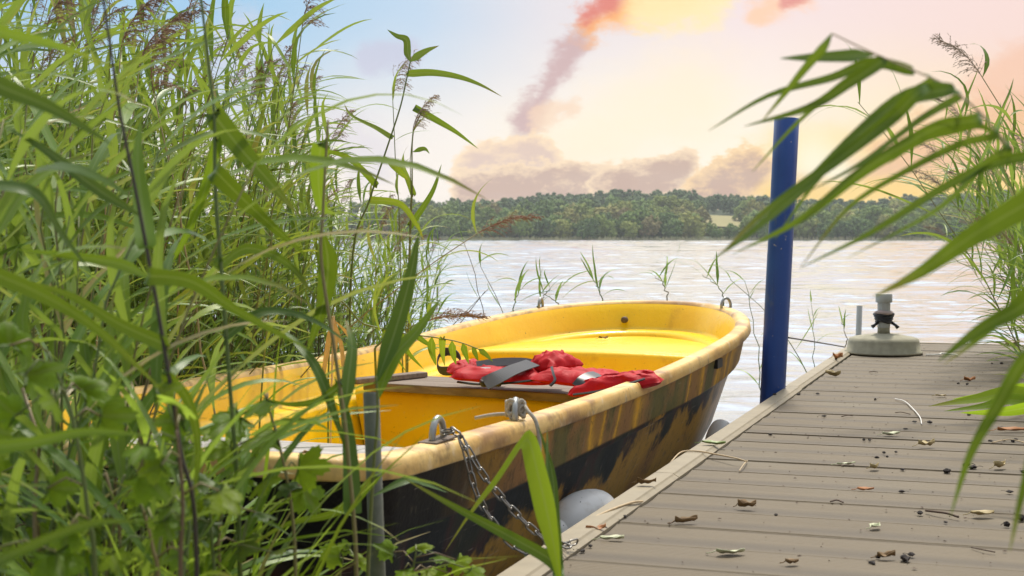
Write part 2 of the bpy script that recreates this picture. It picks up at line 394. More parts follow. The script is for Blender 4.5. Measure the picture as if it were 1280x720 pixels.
    c = over(c, t.ss(blob(580, 268, 1010, 250, 40, .8), .0, .9), lin((222, 198, 184)), .8)
    c = heap(c, blob(600, 212, 672, 205, 36, 1.5), lin((222, 194, 178)), E1)
    c = heap(c, blob(590, 240, 760, 232, 34, 1.6), C1, E1)
    c = heap(c, blob(760, 236, 850, 212, 32, 1.6), lin((196, 163, 144)), E1)
    c = heap(c, blob(880, 236, 935, 216, 34, 1.5), lin((196, 160, 138)), lin((255, 216, 156)))
    # peach bank at the right
    p1 = t.ss(blob(1110, 215, 1420, 130, 70, 1.1), .0, .6); c = over(c, p1, lin((238, 188, 138)), .95)
    p2 = t.ss(blob(1230, 110, 1420, 60, 55, 1.2), .0, .6); c = over(c, p2, lin((240, 190, 160)), .7)
    p3 = t.ss(blob(960, 246, 1300, 240, 30, .8), .0, .8); c = over(c, p3, lin((255, 212, 104)), .9)
    # mauve wisps in the blue
    q1 = t.ss(blob(465, 75, 510, 70, 26, 1.3), .0, .7); c = over(c, q1, lin((196, 196, 216)), .7)
    q2 = t.ss(blob(300, 60, 330, 90, 60, 1.2), .0, .7); c = over(c, q2, lin((206, 208, 222)), .7)
    q3 = t.ss(blob(430, 170, 470, 190, 50, 1.2), .0, .7); c = over(c, q3, lin((222, 216, 222)), .7)
    # away from the view: bright broken overcast overhead
    gen = t.noise(t.map(d, (1, 1, 2.4)), 2.6, 6, .55, .3)
    high = t.add('ShaderNodeMix', data_type='RGBA'); 
    t.put(high.inputs[0], t.m('MULTIPLY_ADD', t.ss(gen, .35, .6), .6, .35))
    nk = t.mix(1., sky.outputs[0], (.085, .085, .085), 'MULTIPLY')
    t.put(high.inputs[6], nk); t.put(high.inputs[7], OVERCAST)
    c = t.mix(t.ss(z, .168, .27), c, high.outputs[2])
    c = t.mix(t.m('SUBTRACT', 1., t.ss(z, -.15, -.01)), c, (.10, .10, .09))
    c = t.mix(t.ss(y, -.45, .30), t.mix(1., c, (.44, .46, .50), 'MULTIPLY'), c)      # unseen sky behind the camera dimmed to cut fill light
    bg = t.add('ShaderNodeBackground'); t.put(bg.inputs[0], c); bg.inputs[1].default_value = .93
    t.l.new(bg.outputs[0], out.inputs[0])
OVERCAST = (1.50, 1.53, 1.58)
world()
sun = bpy.data.lights.new('sun', 'SUN'); sun.energy = 3.4; sun.angle = math.radians(6); sun.color = (1, .93, .82)
so = bpy.data.objects.new('sun', sun); COL.objects.link(so)
sd = Vector((math.sin(SUN_AZ) * math.cos(SUN_EL), math.cos(SUN_AZ) * math.cos(SUN_EL), math.sin(SUN_EL)))
so.rotation_euler = sd.to_track_quat('Z', 'Y').to_euler()
scene.cycles.diffuse_bounces = 2; scene.cycles.volume_bounces = 0; scene.cycles.max_bounces = 8
scene.view_settings.view_transform = 'Standard'; scene.view_settings.look = 'None'
scene.view_settings.exposure = 0.25; scene.view_settings.gamma = 1.0

# ------------------------------------------------------------------ lake, bank, far shore
def water():
    m, t = new_mat('lake water', Roughness=.04, IOR=1.85)
    t.put(t.b.inputs['Base Color'], (.36, .42, .48)); t.put(t.b.inputs['Specular Tint'], (.66, .86, 1.))
    o = t.co()
    b = t.noise(t.map(o, (1.0, 2.2, 1), (3, 1, 0), (0, 0, -.2)), 7, 3, .5, .2)
    t.put(t.b.inputs['Normal'], t.bump(b, .25, .012))
    rng = np.random.default_rng(5); mb = MB()
    def sheet(x0, x1, y0, y1, dx, dy, lam, slope, dip=.05, over=1.5):
        X, Y = np.meshgrid(np.arange(x0, x1 + dx, dx), np.arange(y0, y1 + dy * .5, dy)); Z = np.zeros_like(X); N = 46
        for k in range(N):
            l = lam * 2 ** rng.uniform(-1.2, 1.3); th = math.pi / 2 + rng.normal(0, .55); q = 2 * math.pi / l
            Z += slope * math.sqrt(2 / N) / q * np.sin(q * (X * math.cos(th) + Y * math.sin(th)) + rng.uniform(0, 6.28))
        patch = .85 + .15 * np.sin(X * .9 / lam * .25 + 1.3 * np.sin(Y * .2 / lam)) * np.sin(Y * .35 / lam)
        Z *= patch; ny, nx = X.shape
        if y0 > 0: Z -= dip * (1 - np.clip((Y - y0) / over, 0, 1)) ** 2          # neighbouring sheets slide under one another
        Z -= dip * (1 - np.clip((y1 - Y) / over, 0, 1)) ** 2 if y1 < 700 else 0
        V = np.stack([X, Y, Z], -1).reshape(-1, 3).tolist(); I = np.arange(ny * nx).reshape(ny, nx)
        mb.add(V, np.stack([I[:-1, :-1], I[:-1, 1:], I[1:, 1:], I[1:, :-1]], -1).reshape(-1, 4).tolist())
    sheet(-14, 16, -12, 2.6, .6, .6, 1.6, .02, .03, .6)
    sheet(-13, 14, 2., 27.5, .075, .06, .42, .085)
    sheet(-26, 46, 25., 113., .21, .17, .95, .085, .10, 2.5)
    sheet(-300, 340, 108., 704., 1.4, 1.1, 5.2, .085, .35, 5.)
    mb.add([(-500, -12, -.45), (500, -12, -.45), (500, 704, -.45), (-500, 704, -.45)], [(0, 1, 2, 3)])
    tag(mb.build('lake_water', m), kind='structure')
water()
SH = 700.
def crest(x):
    ys = [(-400, 262), (-150, 262), (-60, 257), (0, 252), (40, 247), (80, 243), (130, 252), (170, 257), (205, 251), (260, 240), (400, 236), (600, 240)]
    for (a, p), (b, q) in zip(ys, ys[1:]):
        if a <= x <= b: y = p + (q - p) * (x - a) / (b - a); break
    else: y = 262
    return max(3., (HZ - y) * 1000 / F + 1 - 9.)
def terr(x, y):
    k = min(max((y - SH) / 300, 0), 1); k = k * k * (3 - 2 * k)
    z = .4 + crest(x * SH / max(y, SH)) * k + 3. * mnoise.noise(Vector((x * .012, y * .012, 0))) * k
    return z if y <= 1000 else z - (y - 1000) * .03
def far_shore():
    m, t = new_mat('wooded hill soil', Roughness=1.); n = t.noise(t.co(), .05, 4)
    t.put(t.b.inputs['Base Color'], t.mix(n, (.03, .05, .018), (.06, .085, .03)))
    mb = MB(); nx, ny = 60, 40; vs = []
    for j in range(ny):
        y = SH - 1 + (j / (ny - 1)) ** 1.3 * 700
        for i in range(nx):
            x = -520 + i / (nx - 1) * 1120; vs.append((x, y, terr(x, y) if j else -.5))
    mb.add(vs, [(j * nx + i, j * nx + i + 1, (j + 1) * nx + i + 1, (j + 1) * nx + i) for j in range(ny - 1) for i in range(nx - 1)])
    tag(mb.build('far_hillside', m), kind='structure')
    # pale meadow on the slope
    m, t = new_mat('meadow grass', Roughness=1.); n = t.noise(t.co(), .3, 4)
    t.put(t.b.inputs['Base Color'], t.mix(n, (.26, .235, .09), (.33, .29, .13)))
    mb = MB(); vs = []; n = 14
    for j in range(n):
        for i in range(n):
            y = 812 + j * 5.5; x = (93 + i * 1.6) * y / SH * 1.0; vs.append((x, y, terr(x, y) + 1.0))
    mb.add(vs, [(j * n + i, j * n + i + 1, (j + 1) * n + i + 1, (j + 1) * n + i) for j in range(n - 1) for i in range(n - 1)])
    tag(mb.build('hill_meadow', m), kind='structure')
far_shore()

def crown_mesh(seed, h, r, mat, NK=150, S0=.09, NQ=7):
    rr = random.Random(seed); mb = MB(); bm = bmesh.new(); bmesh.ops.create_icosphere(bm, subdivisions=1, radius=1)
    iv = [v.co.copy() for v in bm.verts]; iface = [tuple(v.index for v in f.verts) for f in bm.faces]; bm.free()
    lobes = [(Vector((rr.uniform(-.5, .5) * r, rr.uniform(-.5, .5) * r, h * rr.uniform(.25, .75))), rr.uniform(.4, .62) * r) for _ in range(6)]
    lobes.append((Vector((0, 0, h * .55)), r * .8))
    for k in range(NK):
        c, lr = rr.choice(lobes); d = Vector((rr.gauss(0, 1), rr.gauss(0, 1), rr.gauss(.2, 1))).normalized()
        p = c + d * lr * rr.uniform(.75, 1.08); s = r * rr.uniform(S0, S0 + .11)
        if p.z < h * .08 or p.z > h: continue
        rot = Matrix.Rotation(rr.uniform(0, 6), 3, Vector((rr.random(), rr.random(), rr.random() + .1)).normalized())
        mb.add([p + rot @ Vector((v.x * s * rr.uniform(.7, 1.4), v.y * s * rr.uniform(.7, 1.4), v.z * s * rr.uniform(.6, 1.1))) for v in iv], iface)
        for q in range(NQ):
            e = Vector((rr.gauss(0, 1), rr.gauss(0, 1), rr.gauss(0, 1))).normalized(); b = p + e * s * rr.uniform(.9, 1.5); w = r * .05
            a1 = Vector((rr.gauss(0, 1), rr.gauss(0, 1), rr.gauss(0, 1))) * w; a2 = Vector((rr.gauss(0, 1), rr.gauss(0, 1), rr.gauss(0, 1))) * w
            mb.add([b - a1, b + a2, b + a1, b - a2], [(0, 1, 2, 3)])
    return mb.mesh('crown', mat, False)
def trees():
    m, t = new_mat('woodland foliage', Roughness=.9)
    g = t.add('ShaderNodeNewGeometry'); oi = t.add('ShaderNodeObjectInfo')
    tone = t.ramp(oi.outputs['Random'], [(0, (.070, .140, .030)), (.3, (.13, .225, .040)), (.6, (.24, .32, .06)), (.9, (.36, .37, .08)), (1, (.28, .22, .09))])
    t.put(t.b.inputs['Base Color'], t.mix(t.m('MULTIPLY', g.outputs['Random Per Island'], .35), tone, (.20, .24, .06)))
    rr = random.Random(3)
    md, t = new_mat('dark ridge foliage', Roughness=.9); g = t.add('ShaderNodeNewGeometry')
    t.put(t.b.inputs['Base Color'], t.mix(g.outputs['Random Per Island'], (.065, .125, .045), (.14, .20, .06)))
    def trunk_mesh(k, h, r):
        mb = MB(); tube(mb, [(0, 0, -1.5), (.1, 0, h * .3), (.2 * (-1) ** k, .1, h * .62)], [.35, .28, .1], 6)
        for q in range(4):
            a = q * 1.6 + k; tube(mb, [(.1, 0, h * .3 + q * .6), (math.cos(a) * r * .5, math.sin(a) * r * .5, h * .55 + q * .5)], [.15, .05], 5)
        return mb.mesh('trunk', M['trunk'])
    protos = []
    for k in range(7):
        h = [14, 16, 12.5, 17, 13.5, 15, 11][k]; r = [6.8, 6.4, 7.2, 6.2, 7.4, 6.8, 6.2][k]
        protos.append((crown_mesh(50 + k, h, r, m), trunk_mesh(k, h, r), h))
    spots = []
    for row, y in enumerate([706, 716, 730, 748, 770, 796, 826, 860, 895, 930, 960, 985, 1004, 1018]):
        x = -75 * y / SH; x1 = 262 * y / SH
        while x < x1:
            x += rr.uniform(6.5, 11.5) * (1.12 - row * .03)
            yy = y + rr.uniform(-4, 4) * (1 + row * .3); u = x * SH / yy
            if 93 < u < 113 and 738 < yy < 890: continue          # the clearing and the sight line to it
            spots.append((x, yy, row))
    vis = spots; spots.sort(key=lambda q: q[1])
    for i, (x, y, row) in enumerate(vis[:300]):
        c, tr, h = rr.choice(protos); s = rr.uniform(.66, 1.22) * (.85 if row == 0 else 1.)
        o = thing('woodland_tree', 'broadleaf tree of the wood rising from the far shore of the lake', 'tree', (x, y, terr(x, y) - .3), rr.uniform(0, 6.3), 'trees of the wood on the far shore')
        if 90 < x * SH / y < 116 and y < 745: s *= .55
        o.scale = (s * rr.uniform(.9, 1.15), s, s)
        for nm, me in (('crown', c), ('trunk', tr)):
            q = bpy.data.objects.new(nm, me); COL.objects.link(q); q.parent = o
    # what stands behind and beside: one mass
    vs = []; mb = MB(); lo = [crown_mesh(90 + k, 13.5, 6.8, m, 46, .14, 3) for k in range(4)]; cr = [(np.array([v.co for v in q.vertices]), [tuple(p.vertices) for p in q.polygons]) for q in lo]
    extra = vis[300:]
    for y in (720, 760, 810, 870, 940, 1000):
        for x0, x1 in ((-330, -75), (262, 420)):
            x = x0 * y / SH
            while x < x1 * y / SH: x += rr.uniform(13, 22); extra.append((x, y + rr.uniform(-6, 6), 1))
    for x, y, row in extra:
        V, fc = rr.choice(cr); a = rr.uniform(0, 6.3); s = rr.uniform(.55, .95); ca, sa = math.cos(a) * s, math.sin(a) * s
        z = terr(x, y)
        P = np.stack([V[:, 0] * ca - V[:, 1] * sa + x, V[:, 0] * sa + V[:, 1] * ca + y, V[:, 2] * s + z], -1)
        mb.add(P.tolist(), fc)
    tag(mb.build('far_wood', md, None, False), kind='stuff')
    # pale reed fringe at the waterline
    mf = simple('far reed fringe', (.42, .39, .20), .9, 0, .4, .4, 0)
    mb = MB(); x = -150
    while x < 300:
        x += rr.uniform(.12, .45); h = rr.uniform(.9, 2.3); y = SH - 1.5 + rr.uniform(-1.5, 2.5); w = rr.uniform(.15, .4)
        mb.add([(x - w, y, -.2), (x + w, y + .2, -.2), (x + w * .4, y, h), (x - w * .3, y, h * .9)], [(0, 1, 2, 3)])
    tag(mb.build('far_reed_fringe', mf, None, False), kind='stuff')
trees()
def bank():
    m, t = new_mat('dark bank soil', Roughness=1.); n = t.noise(t.co(), 7, 5)
    t.put(t.b.inputs['Base Color'], t.mix(n, (.018, .013, .008), (.05, .038, .022))); t.put(t.b.inputs['Normal'], t.bump(n, .8, .04))
    mb = MB(); nx, ny = 70, 60; vs = []
    for j in range(ny):
        for i in range(nx):
            x = -9 + i / (nx - 1) * 9.6; y = -4 + j / (ny - 1) * 14
            s = x * BF.x + y * BF.y - BS0; tt = x * BN.x + y * BN.y - BT
            # land around the boat's stern; the boat itself floats in a bay
            d = min(max((.15 - s) / .7, 0), 1) if tt < 1.5 else max(min(max((.15 - s) / .7, 0), 1), min((tt - 1.5) / 2., .6))
            edge = x - (DE.x + (y - DE.y) * DD.x / DD.y); d *= min(max((-edge - .02) / .12, 0), 1)
            vs.append((x, y, -.35 + .55 * d + .05 * mnoise.noise(Vector((x * 2, y * 2, 0)))))
    mb.add(vs, [(j * nx + i, j * nx + i + 1, (j + 1) * nx + i + 1, (j + 1) * nx + i) for j in range(ny - 1) for i in range(nx - 1)])
    tag(mb.build('bank_ground', m), kind='structure')

# ------------------------------------------------------------------ jetty
DZ = .35
DE = G(640, 714, DZ); DA = math.radians(19.4); DD = Vector((math.sin(DA), math.cos(DA), 0)); DP = Vector((DD.y, -DD.x, 0))
def D(u, v, z=0): return DE + DD * u + DP * v + Vector((0, 0, z))       # along, across, above deck

def jetty():
    o = thing('jetty', 'grey brown composite board jetty running out over the lake beside the yellow boat', 'jetty', DE, -DA)
    # local: x = across to the right, y = along
    mb = MB(); y = -4.0; end = 6.75; k = 0; rr = random.Random(5); gap = .009
    while y < end - .05:
        x0 = .075; x1 = DWID; a = .006; z = rr.uniform(-.0015, .0015)
        prof = [(y + gap / 2, -.03), (y + gap / 2, -a), (y + gap / 2 + a, z), (y + BW * .3, z - .0026), (y + BW * .62, z - .003), (y + BW - gap / 2 - a, z + .0008), (y + BW - gap / 2, -a), (y + BW - gap / 2, -.03)]
        vs = [(x0, p, q) for p, q in prof] + [(x1, p, q) for p, q in prof]
        mb.add(vs, [(i, i + 8, i + 9, i + 1) for i in range(7)] + [tuple(range(8)), tuple(range(15, 7, -1))])
        y += BW; k += 1
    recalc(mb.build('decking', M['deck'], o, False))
    e = MB(); prof = [(0, -.19), (0, -.004), (.004, .014), (.056, .014), (.060, .010), (.072, .0035), (.073, -.05)]
    ys = [-4.0, -1.3, 1.2, 3.66, y]
    for a, b in zip(ys, ys[1:]):
        off = .0 if a != 3.66 else .006
        vs = [(p - off, a + .002, q) for p, q in prof] + [(p - off, b - .002, q) for p, q in prof]; n = len(prof)
        e.add(vs, [(i, i + n, i + n + 1, i + 1) for i in range(n - 1)] + [tuple(range(n)), tuple(range(2 * n - 1, n - 1, -1))])
    box(e, (.074, y, -.19), (DWID, y + .05, .004))
    recalc(e.build('edge_strip', M['trim'], o, False))
    f = MB(); box(f, (.10, -3.9, -.40), (DWID - .1, y - .1, -.05)); f.build('pontoon', M['float'], o, False)
    return o
jetty()

# ------------------------------------------------------------------ boat
BS0, BT, BA, BL, BWM, BW0, BSM, PE, QE, ZG0, ZG1, ZGM = 2.393, 1.846, .344, 5.011, .708, .725, 3.4, 2.7, 2.4, .604, .690, .562
BF = Vector((math.sin(BA), math.cos(BA), 0)); BN = Vector((-math.cos(BA), math.sin(BA), 0))
BO = BF * BS0 + BN * BT
def hw(s):
    if s <= BSM: return BW0 + (BWM - BW0) * math.sin(s / BSM * math.pi / 2)
    k = min((s - BSM) / (BL - BSM), 1); return BWM * (1 - k ** PE) ** (1 / QE)
def zg(s):
    x = s / BL; return ZGM + (ZG0 - ZGM) * max(1 - x / .4, 0) ** 2 + (ZG1 - ZGM) * max((x - .4) / .6, 0) ** 2
def outline():
    P = []; r = .14; n1 = 8
    for i in range(6): P.append((0, -(BW0 - r) * i / 6))
    for i in range(n1): a = i / (n1 - 1) * math.pi / 2; P.append((r - r * math.cos(a), -(BW0 - r) - r * math.sin(a)))
    for i in range(1, 36): s = r + (BSM - r) * i / 35; P.append((s, -hw(s)))
    for i in range(1, 31):
        th = i / 30 * math.pi / 2
        k = math.sin(th) ** (2 / PE); P.append((BSM + (BL - BSM) * k, -BWM * abs(math.cos(th)) ** (2 / QE) if i < 30 else 0))
    right = P; left = [(s, -y) for s, y in right[1:-1]][::-1]
    return right + left
OUT = outline(); NO = len(OUT)
def ring(d, rb, rs, zf):
    return [Vector((rs + s * (BL - rb - rs) / BL, y * (1 - d / BWM), zf(s))) for s, y in OUT]
def loft(mb, rings, mi=0):
    vs = [p for r in rings for p in r]
    fs = [(i * NO + k, i * NO + (k + 1) % NO, (i + 1) * NO + (k + 1) % NO, (i + 1) * NO + k) for i in range(len(rings) - 1) for k in range(NO)]
    mb.add(vs, fs, None, mi)
def b2w(s, y, z): return BO + BF * s + BN * y + Vector((0, 0, z))
def w2b(p): q = Vector(p) - BO; return q.x * BF.x + q.y * BF.y, q.x * BN.x + q.y * BN.y, p[2]
boat = thing('rowing_boat', 'yellow fibreglass rowing boat with camouflage painted hull moored beside the jetty', 'boat', BO, math.pi / 2 - BA)
FL = .20; ZFD = .50; SFD = 3.78
def eye(mb, p, d, plate=True, rad=.031):
    d = Vector((d[0], d[1], 0)).normalized(); P = []
    for i in range(15):
        a = math.pi * (i / 14 * 1.16 - .08); P.append(Vector(p) + d * (rad * math.cos(a)) + Vector((0, 0, .008 + rad * 1.35 * max(math.sin(a), -.2))))
    tube(mb, P, .0075, 10)
def build_boat():
    h = MB()
    loft(h, [ring(.014, .02, .012, lambda s: zg(s) - .039), ring(.020, .03, .016, lambda s: zg(s) - .055), ring(.040, .07, .03, lambda s: zg(s) - .165),
             ring(.045, .078, .034, lambda s: zg(s) - .175), ring(.072, .105, .055, lambda s: zg(s) - .182), ring(.10, .16, .07, lambda s: zg(s) - .28),
             ring(.15, .26, .10, lambda s: .16 + .02 * s / BL), ring(.22, .42, .14, lambda s: .02), ring(.36, .62, .2, lambda s: -.10), ring(.60, .9, .3, lambda s: -.15), ring(BWM, 1.2, .4, lambda s: -.16)])
    recalc(h.build('hull', M['hull'], boat))
    g = MB()
    loft(g, [ring(.014, .02, .012, lambda s: zg(s) - .040), ring(-.001, .002, .0, lambda s: zg(s) - .043), ring(-.004, 0, 0, lambda s: zg(s) - .039), ring(.001, .002, .001, lambda s: zg(s) - .010),
             ring(.005, .007, .005, lambda s: zg(s) - .003), ring(.011, .013, .011, lambda s: zg(s)), ring(.048, .05, .048, lambda s: zg(s) + .001), ring(.060, .062, .06, lambda s: zg(s) - .004), ring(.068, .07, .068, lambda s: zg(s) - .016)])
    recalc(g.build('gunwale', M['rail'], boat))
    def led(s): return max(zg(s) - .15, .42)
    l = MB()
    loft(l, [ring(.0675, .069, .067, lambda s: zg(s) - .0155), ring(.085, .10, .085, lambda s: zg(s) - .05), ring(.100, .13, .10, lambda s: led(s) + .02), ring(.107, .14, .105, lambda s: led(s) + .004),
             ring(.13, .17, .12, lambda s: led(s)), ring(.175, .22, .16, lambda s: led(s) - .004), ring(.183, .235, .17, lambda s: led(s) - .022), ring(.235, .32, .21, lambda s: FL + .05), ring(.26, .35, .23, lambda s: FL + .008), ring(.30, .40, .26, lambda s: FL), ring(BWM, .9, .5, lambda s: FL)])
    o = l.build('liner', M['liner'], boat); recalc(o); o.data.flip_normals() if o.data.polygons[NO * 9].normal.z < 0 else None
    def wid(s, z): return max(hw(s) - .10 - max(0, (zg(s) - z)) * .28, .02)
    # foredeck locker: rounded lid and riser
    fd = MB(); rows = []; N = 26
    def bw_(s): k = min(s / BL, 1); return hw(min(s * BL / (BL - .16), BL)) * (1 - .118 / BWM)
    st = [SFD] + [SFD + (BL - .17 - SFD) * (i / 14) for i in range(1, 15)]
    for i, s in enumerate(st):
        b = bw_(s); rows.append([Vector((s, -b + 2 * b * k / N, ZFD + .012 * math.cos(math.pi * (k / N - .5)) - (.0 if i else .004))) for k in range(N + 1)])
    b = bw_(SFD)
    front = [[Vector((SFD - .012, p.y, p.z - .010)) for p in rows[0]], [Vector((SFD - .018, p.y * .995, p.z - .03)) for p in rows[0]], [Vector((SFD - .03, p.y * .93, .30)) for p in rows[0]], [Vector((SFD - .045, p.y * .84, FL - .01)) for p in rows[0]]]
    rows = front[::-1] + rows; n = N + 1
    fd.add([p for r in rows for p in r], [(i * n + k, i * n + k + 1, (i + 1) * n + k + 1, (i + 1) * n + k) for i in range(len(rows) - 1) for k in range(N)])
    recalc(fd.build('bow_locker', M['liner'], boat))
    # moulded centre bench and stern bench
    def bench(name, s0, s1, zt, skew=0., inset=.02):
        mb = MB(); N = 12; prof = [(s0 - .05, FL - .01), (s0 - .03, .30), (s0 - .008, zt - .02), (s0 + .006, zt), (s1 - .006, zt), (s1 + .008, zt - .02), (s1 + .03, .3), (s1 + .05, FL - .01)]
        rows = []
        for s, z in prof:
            w = wid(s, z) - inset; rows.append([Vector((s + skew * (-1 + 2 * k / N), -w + 2 * w * k / N, z)) for k in range(N + 1)])
        n = N + 1; mb.add([p for r in rows for p in r], [(i * n + k, i * n + k + 1, (i + 1) * n + k + 1, (i + 1) * n + k) for i in range(len(rows) - 1) for k in range(N)])
        return recalc(mb.build(name, M['liner'], boat))
    bench('centre_bench', 2.36, 2.58, .455, .10, .055); bench('stern_bench', .10, .80, .47)
    def plank(name, s0, s1, y0, y1, z0, z1, mat, skew=0., cuts=1):
        mb = MB()
        for c in range(cuts):
            a = s0 + (s1 - s0) * c / cuts + .003; b = s0 + (s1 - s0) * (c + 1) / cuts - .003
            T = Matrix(((1, skew, 0, 0), (0, 1, 0, 0), (0, 0, 1, 0), (0, 0, 0, 1)))
            box(mb, (a, y0, z0), (b, y1, z1), T)
        o = mb.build(name, mat, boat, False); mod(o, 'BEVEL', width=.004, segments=2); return o
    plank('centre_thwart', 2.30, 2.62, -.56, .45, .457, .488, M['seat_wood'], .16, 2)
    mb = MB(); box(mb, (-.185, -.026, .4895), (.185, .026, .510), Matrix.Translation((2.44, .375, 0)) @ Matrix.Rotation(math.atan2(-.13, .34), 4, 'Z'))
    o = mb.build('thwart_batten', M['seat_wood'], boat, False); mod(o, 'BEVEL', width=.004, segments=2)
    plank('stern_seat', .16, .86, -.55, .55, .472, .498, M['pale_wood'], .02, 3)
    # red brown slatted rest on the starboard ledge
    mb = MB()
    for k in range(4): box(mb, (1.30 + k * .075, -.545, .425), (1.355 + k * .075, -.38, .447))
    box(mb, (1.29, -.53, .405), (1.60, -.51, .424)); box(mb, (1.29, -.42, .405), (1.60, -.40, .424))
    o = mb.build('slatted_rest', M['red_wood'], boat, False); mod(o, 'BEVEL', width=.003, segments=1)
    # mooring eyes
    for (x, y, dirv, plate) in EYES:
        s, yy, z = w2b(G(x, y, .585)); z = zg(s)
        yy = max(min(yy, hw(s) - .035), -(hw(s) - .035))
        e = MB(); eye(e, (s, yy, z), dirv); eo = e.build('mooring_eye', M['steel'], boat)
        if plate:
            pm = MB(); box(pm, (s - .06, yy - .022, z + .0015), (s + .06, yy + .022, z + .007)); 
            po = pm.build('eye_plate', M['rust'], eo, False); mod(po, 'BEVEL', width=.004, segments=2)
        EYEW.append(b2w(s, yy, z + .03))
    # drain plug inside the bow
    mb = MB(); s = BL - .165; lathe(mb, [(.0, .008), (.012, .010), (.017, .004), (.017, -.02)], 16, Matrix.Translation((s, .12, zg(s) - .085)) @ Matrix.Rotation(-math.pi / 2, 4, 'Y'))
    mb.build('drain_plug', M['rust'], boat)
    # dark oar slot on the starboard strake
    s = 3.32; mb = MB(); box(mb, (s - .05, -hw(s) + .010, zg(s) - .092), (s + .05, -hw(s) + .05, zg(s) - .055)); o = mb.build('oar_slot', M['black'], boat, False)
EYES = [(567, 556, (1, 0), True), (665, 521, (1, .3), False), (605, 401, (1, 0), False), (938, 406, (.8, -.6), False)]
EYEW = []
build_boat()
bank()

# ------------------------------------------------------------------ chain, ropes, fenders
def link_mesh():
    mb = MB(); P = []; a = .0105; L = .0095
    for k in range(16):
        t = 2 * math.pi * k / 16; P.append(Vector((math.cos(t) * .0068, math.sin(t) * .0068 + (L if math.sin(t) > 1e-6 else -L if math.sin(t) < -1e-6 else 0), 0)))
    tube(mb, P, .0022, 6, closed=True); return mb.mesh('link', M['chain'])
def chain_thing(label, pts, n):
    c = thing('mooring_chain', label, 'chain', pts[0]); lm = link_mesh(); S = spline(pts, 200)
    acc = [0.]
    for a, b in zip(S, S[1:]): acc.append(acc[-1] + (b - a).length)
    pitch = .0265; d = pitch / 2; k = 0
    while d < acc[-1]:
        i = max(j for j in range(len(acc)) if acc[j] <= d); i = min(i, len(S) - 2); tdir = (S[i + 1] - S[i]).normalized()
        o = bpy.data.objects.new('link', lm); COL.objects.link(o); o.parent = c
        q = tdir.to_track_quat('Y', 'Z') @ Matrix.Rotation(math.pi / 2 * (k % 2) + .3, 3, 'Y').to_quaternion()
        o.rotation_mode = 'QUATERNION'; o.rotation_quaternion = q; o.location = S[i] - Vector(pts[0]); d += pitch; k += 1
e1, e2 = EYEW[0], EYEW[1]
dk = G(692, 682, DZ + .02)
def sag(a, b, n, s):
    return [a.lerp(b, i / n) - Vector((0, 0, s * 4 * (i / n) * (1 - i / n))) for i in range(n + 1)]
rim1 = e1 + Vector((.045, -.03, -.012))
chain_thing('steel chain hanging taut from the mooring eye to the jetty edge', [e1 + Vector((.012, 0, -.005)), rim1] + sag(rim1 + Vector((.02, -.02, -.035)), dk, 6, .018)[1:] + [dk + Vector((.03, -.0, .004)), dk + Vector((.05, .02, .004))], 14)
chain_thing('slack second strand of steel chain drooping below the taut one', [e1 + Vector((.016, -.004, -.012)), rim1 + Vector((.004, -.012, -.003))] + sag(rim1 + Vector((.01, -.03, -.05)), dk + Vector((-.03, -.03, -.01)), 6, .055)[1:] + [dk + Vector((.012, -.02, .006)), dk + Vector((.03, -.04, .006))], 14)
def rope_thing(name, label, pts, r, mat='rope', cat='rope', n=60):
    mb = MB(); tube(mb, spline(pts, n), r, 8); o = mb.build(name, M[mat]); return tag(o, label, cat)
# knot on the second eye and the line down to the fender
fc = G(728, 648, .21)
kn = []
for i in range(34):
    a = i * .75; kn.append(e2 + Vector((math.cos(a) * .022, math.sin(a) * .018, -.012 + .018 * math.sin(i * 1.9) + .0006 * i)))
side = e2 + Vector((.05, -.05, -.03))
rope_thing('fender_rope', 'grey rope knotted round the mooring eye and hanging down to the white fender', [e2 + Vector((-.10, .02, -.028)), e2 + Vector((-.05, .012, -.018))] + kn + [e2 + Vector((.03, -.03, -.004)), side, side + Vector((.008, -.012, -.06)), side + Vector((.0, -.01, -.15)), fc + Vector((-.09, -.03, .06)), fc + Vector((-.115, -.035, .01))], .0048, n=260)
def fender(label, c, axis, L, r, name='boat_fender'):
    o = thing(name, label, 'fender', c); Rm = Vector(axis).normalized().to_track_quat('Z', 'Y').to_matrix().to_4x4()
    mb = MB(); prof = [(.0, -L / 2)] + [(r * math.sin(math.pi * i / 20) ** .72, -L / 2 * math.cos(math.pi * i / 20)) for i in range(1, 20)] + [(0, L / 2)]
    lathe(mb, prof, 28, Rm); mb.build('body', M['fender'], o)
    m2 = MB(); lathe(m2, [(.030, -L / 2 - .030), (.036, -L / 2 - .02), (.036, -L / 2 + .02), (.028, -L / 2 + .035)], 18, Rm); m2.build('eyelet_collar', M['fender'], o)
    m3 = MB(); p = Rm @ Vector((r * .62, -r * .35, -L * .05)); lathe(m3, [(.0, .002), (.007, .003), (.009, -.004)], 12, Matrix.Translation(p * 1.12) @ p.to_track_quat('Z', 'Y').to_matrix().to_4x4()); m3.build('valve', M['black'], o)
    return o
fender('dirty white ball ended fender squeezed between boat and jetty near the chain', fc, (.55, .80, .10), .28, .078)
fender('small grey fender low at the bow of the boat', G(898, 556, .14), (.2, .3, .9), .22, .06)

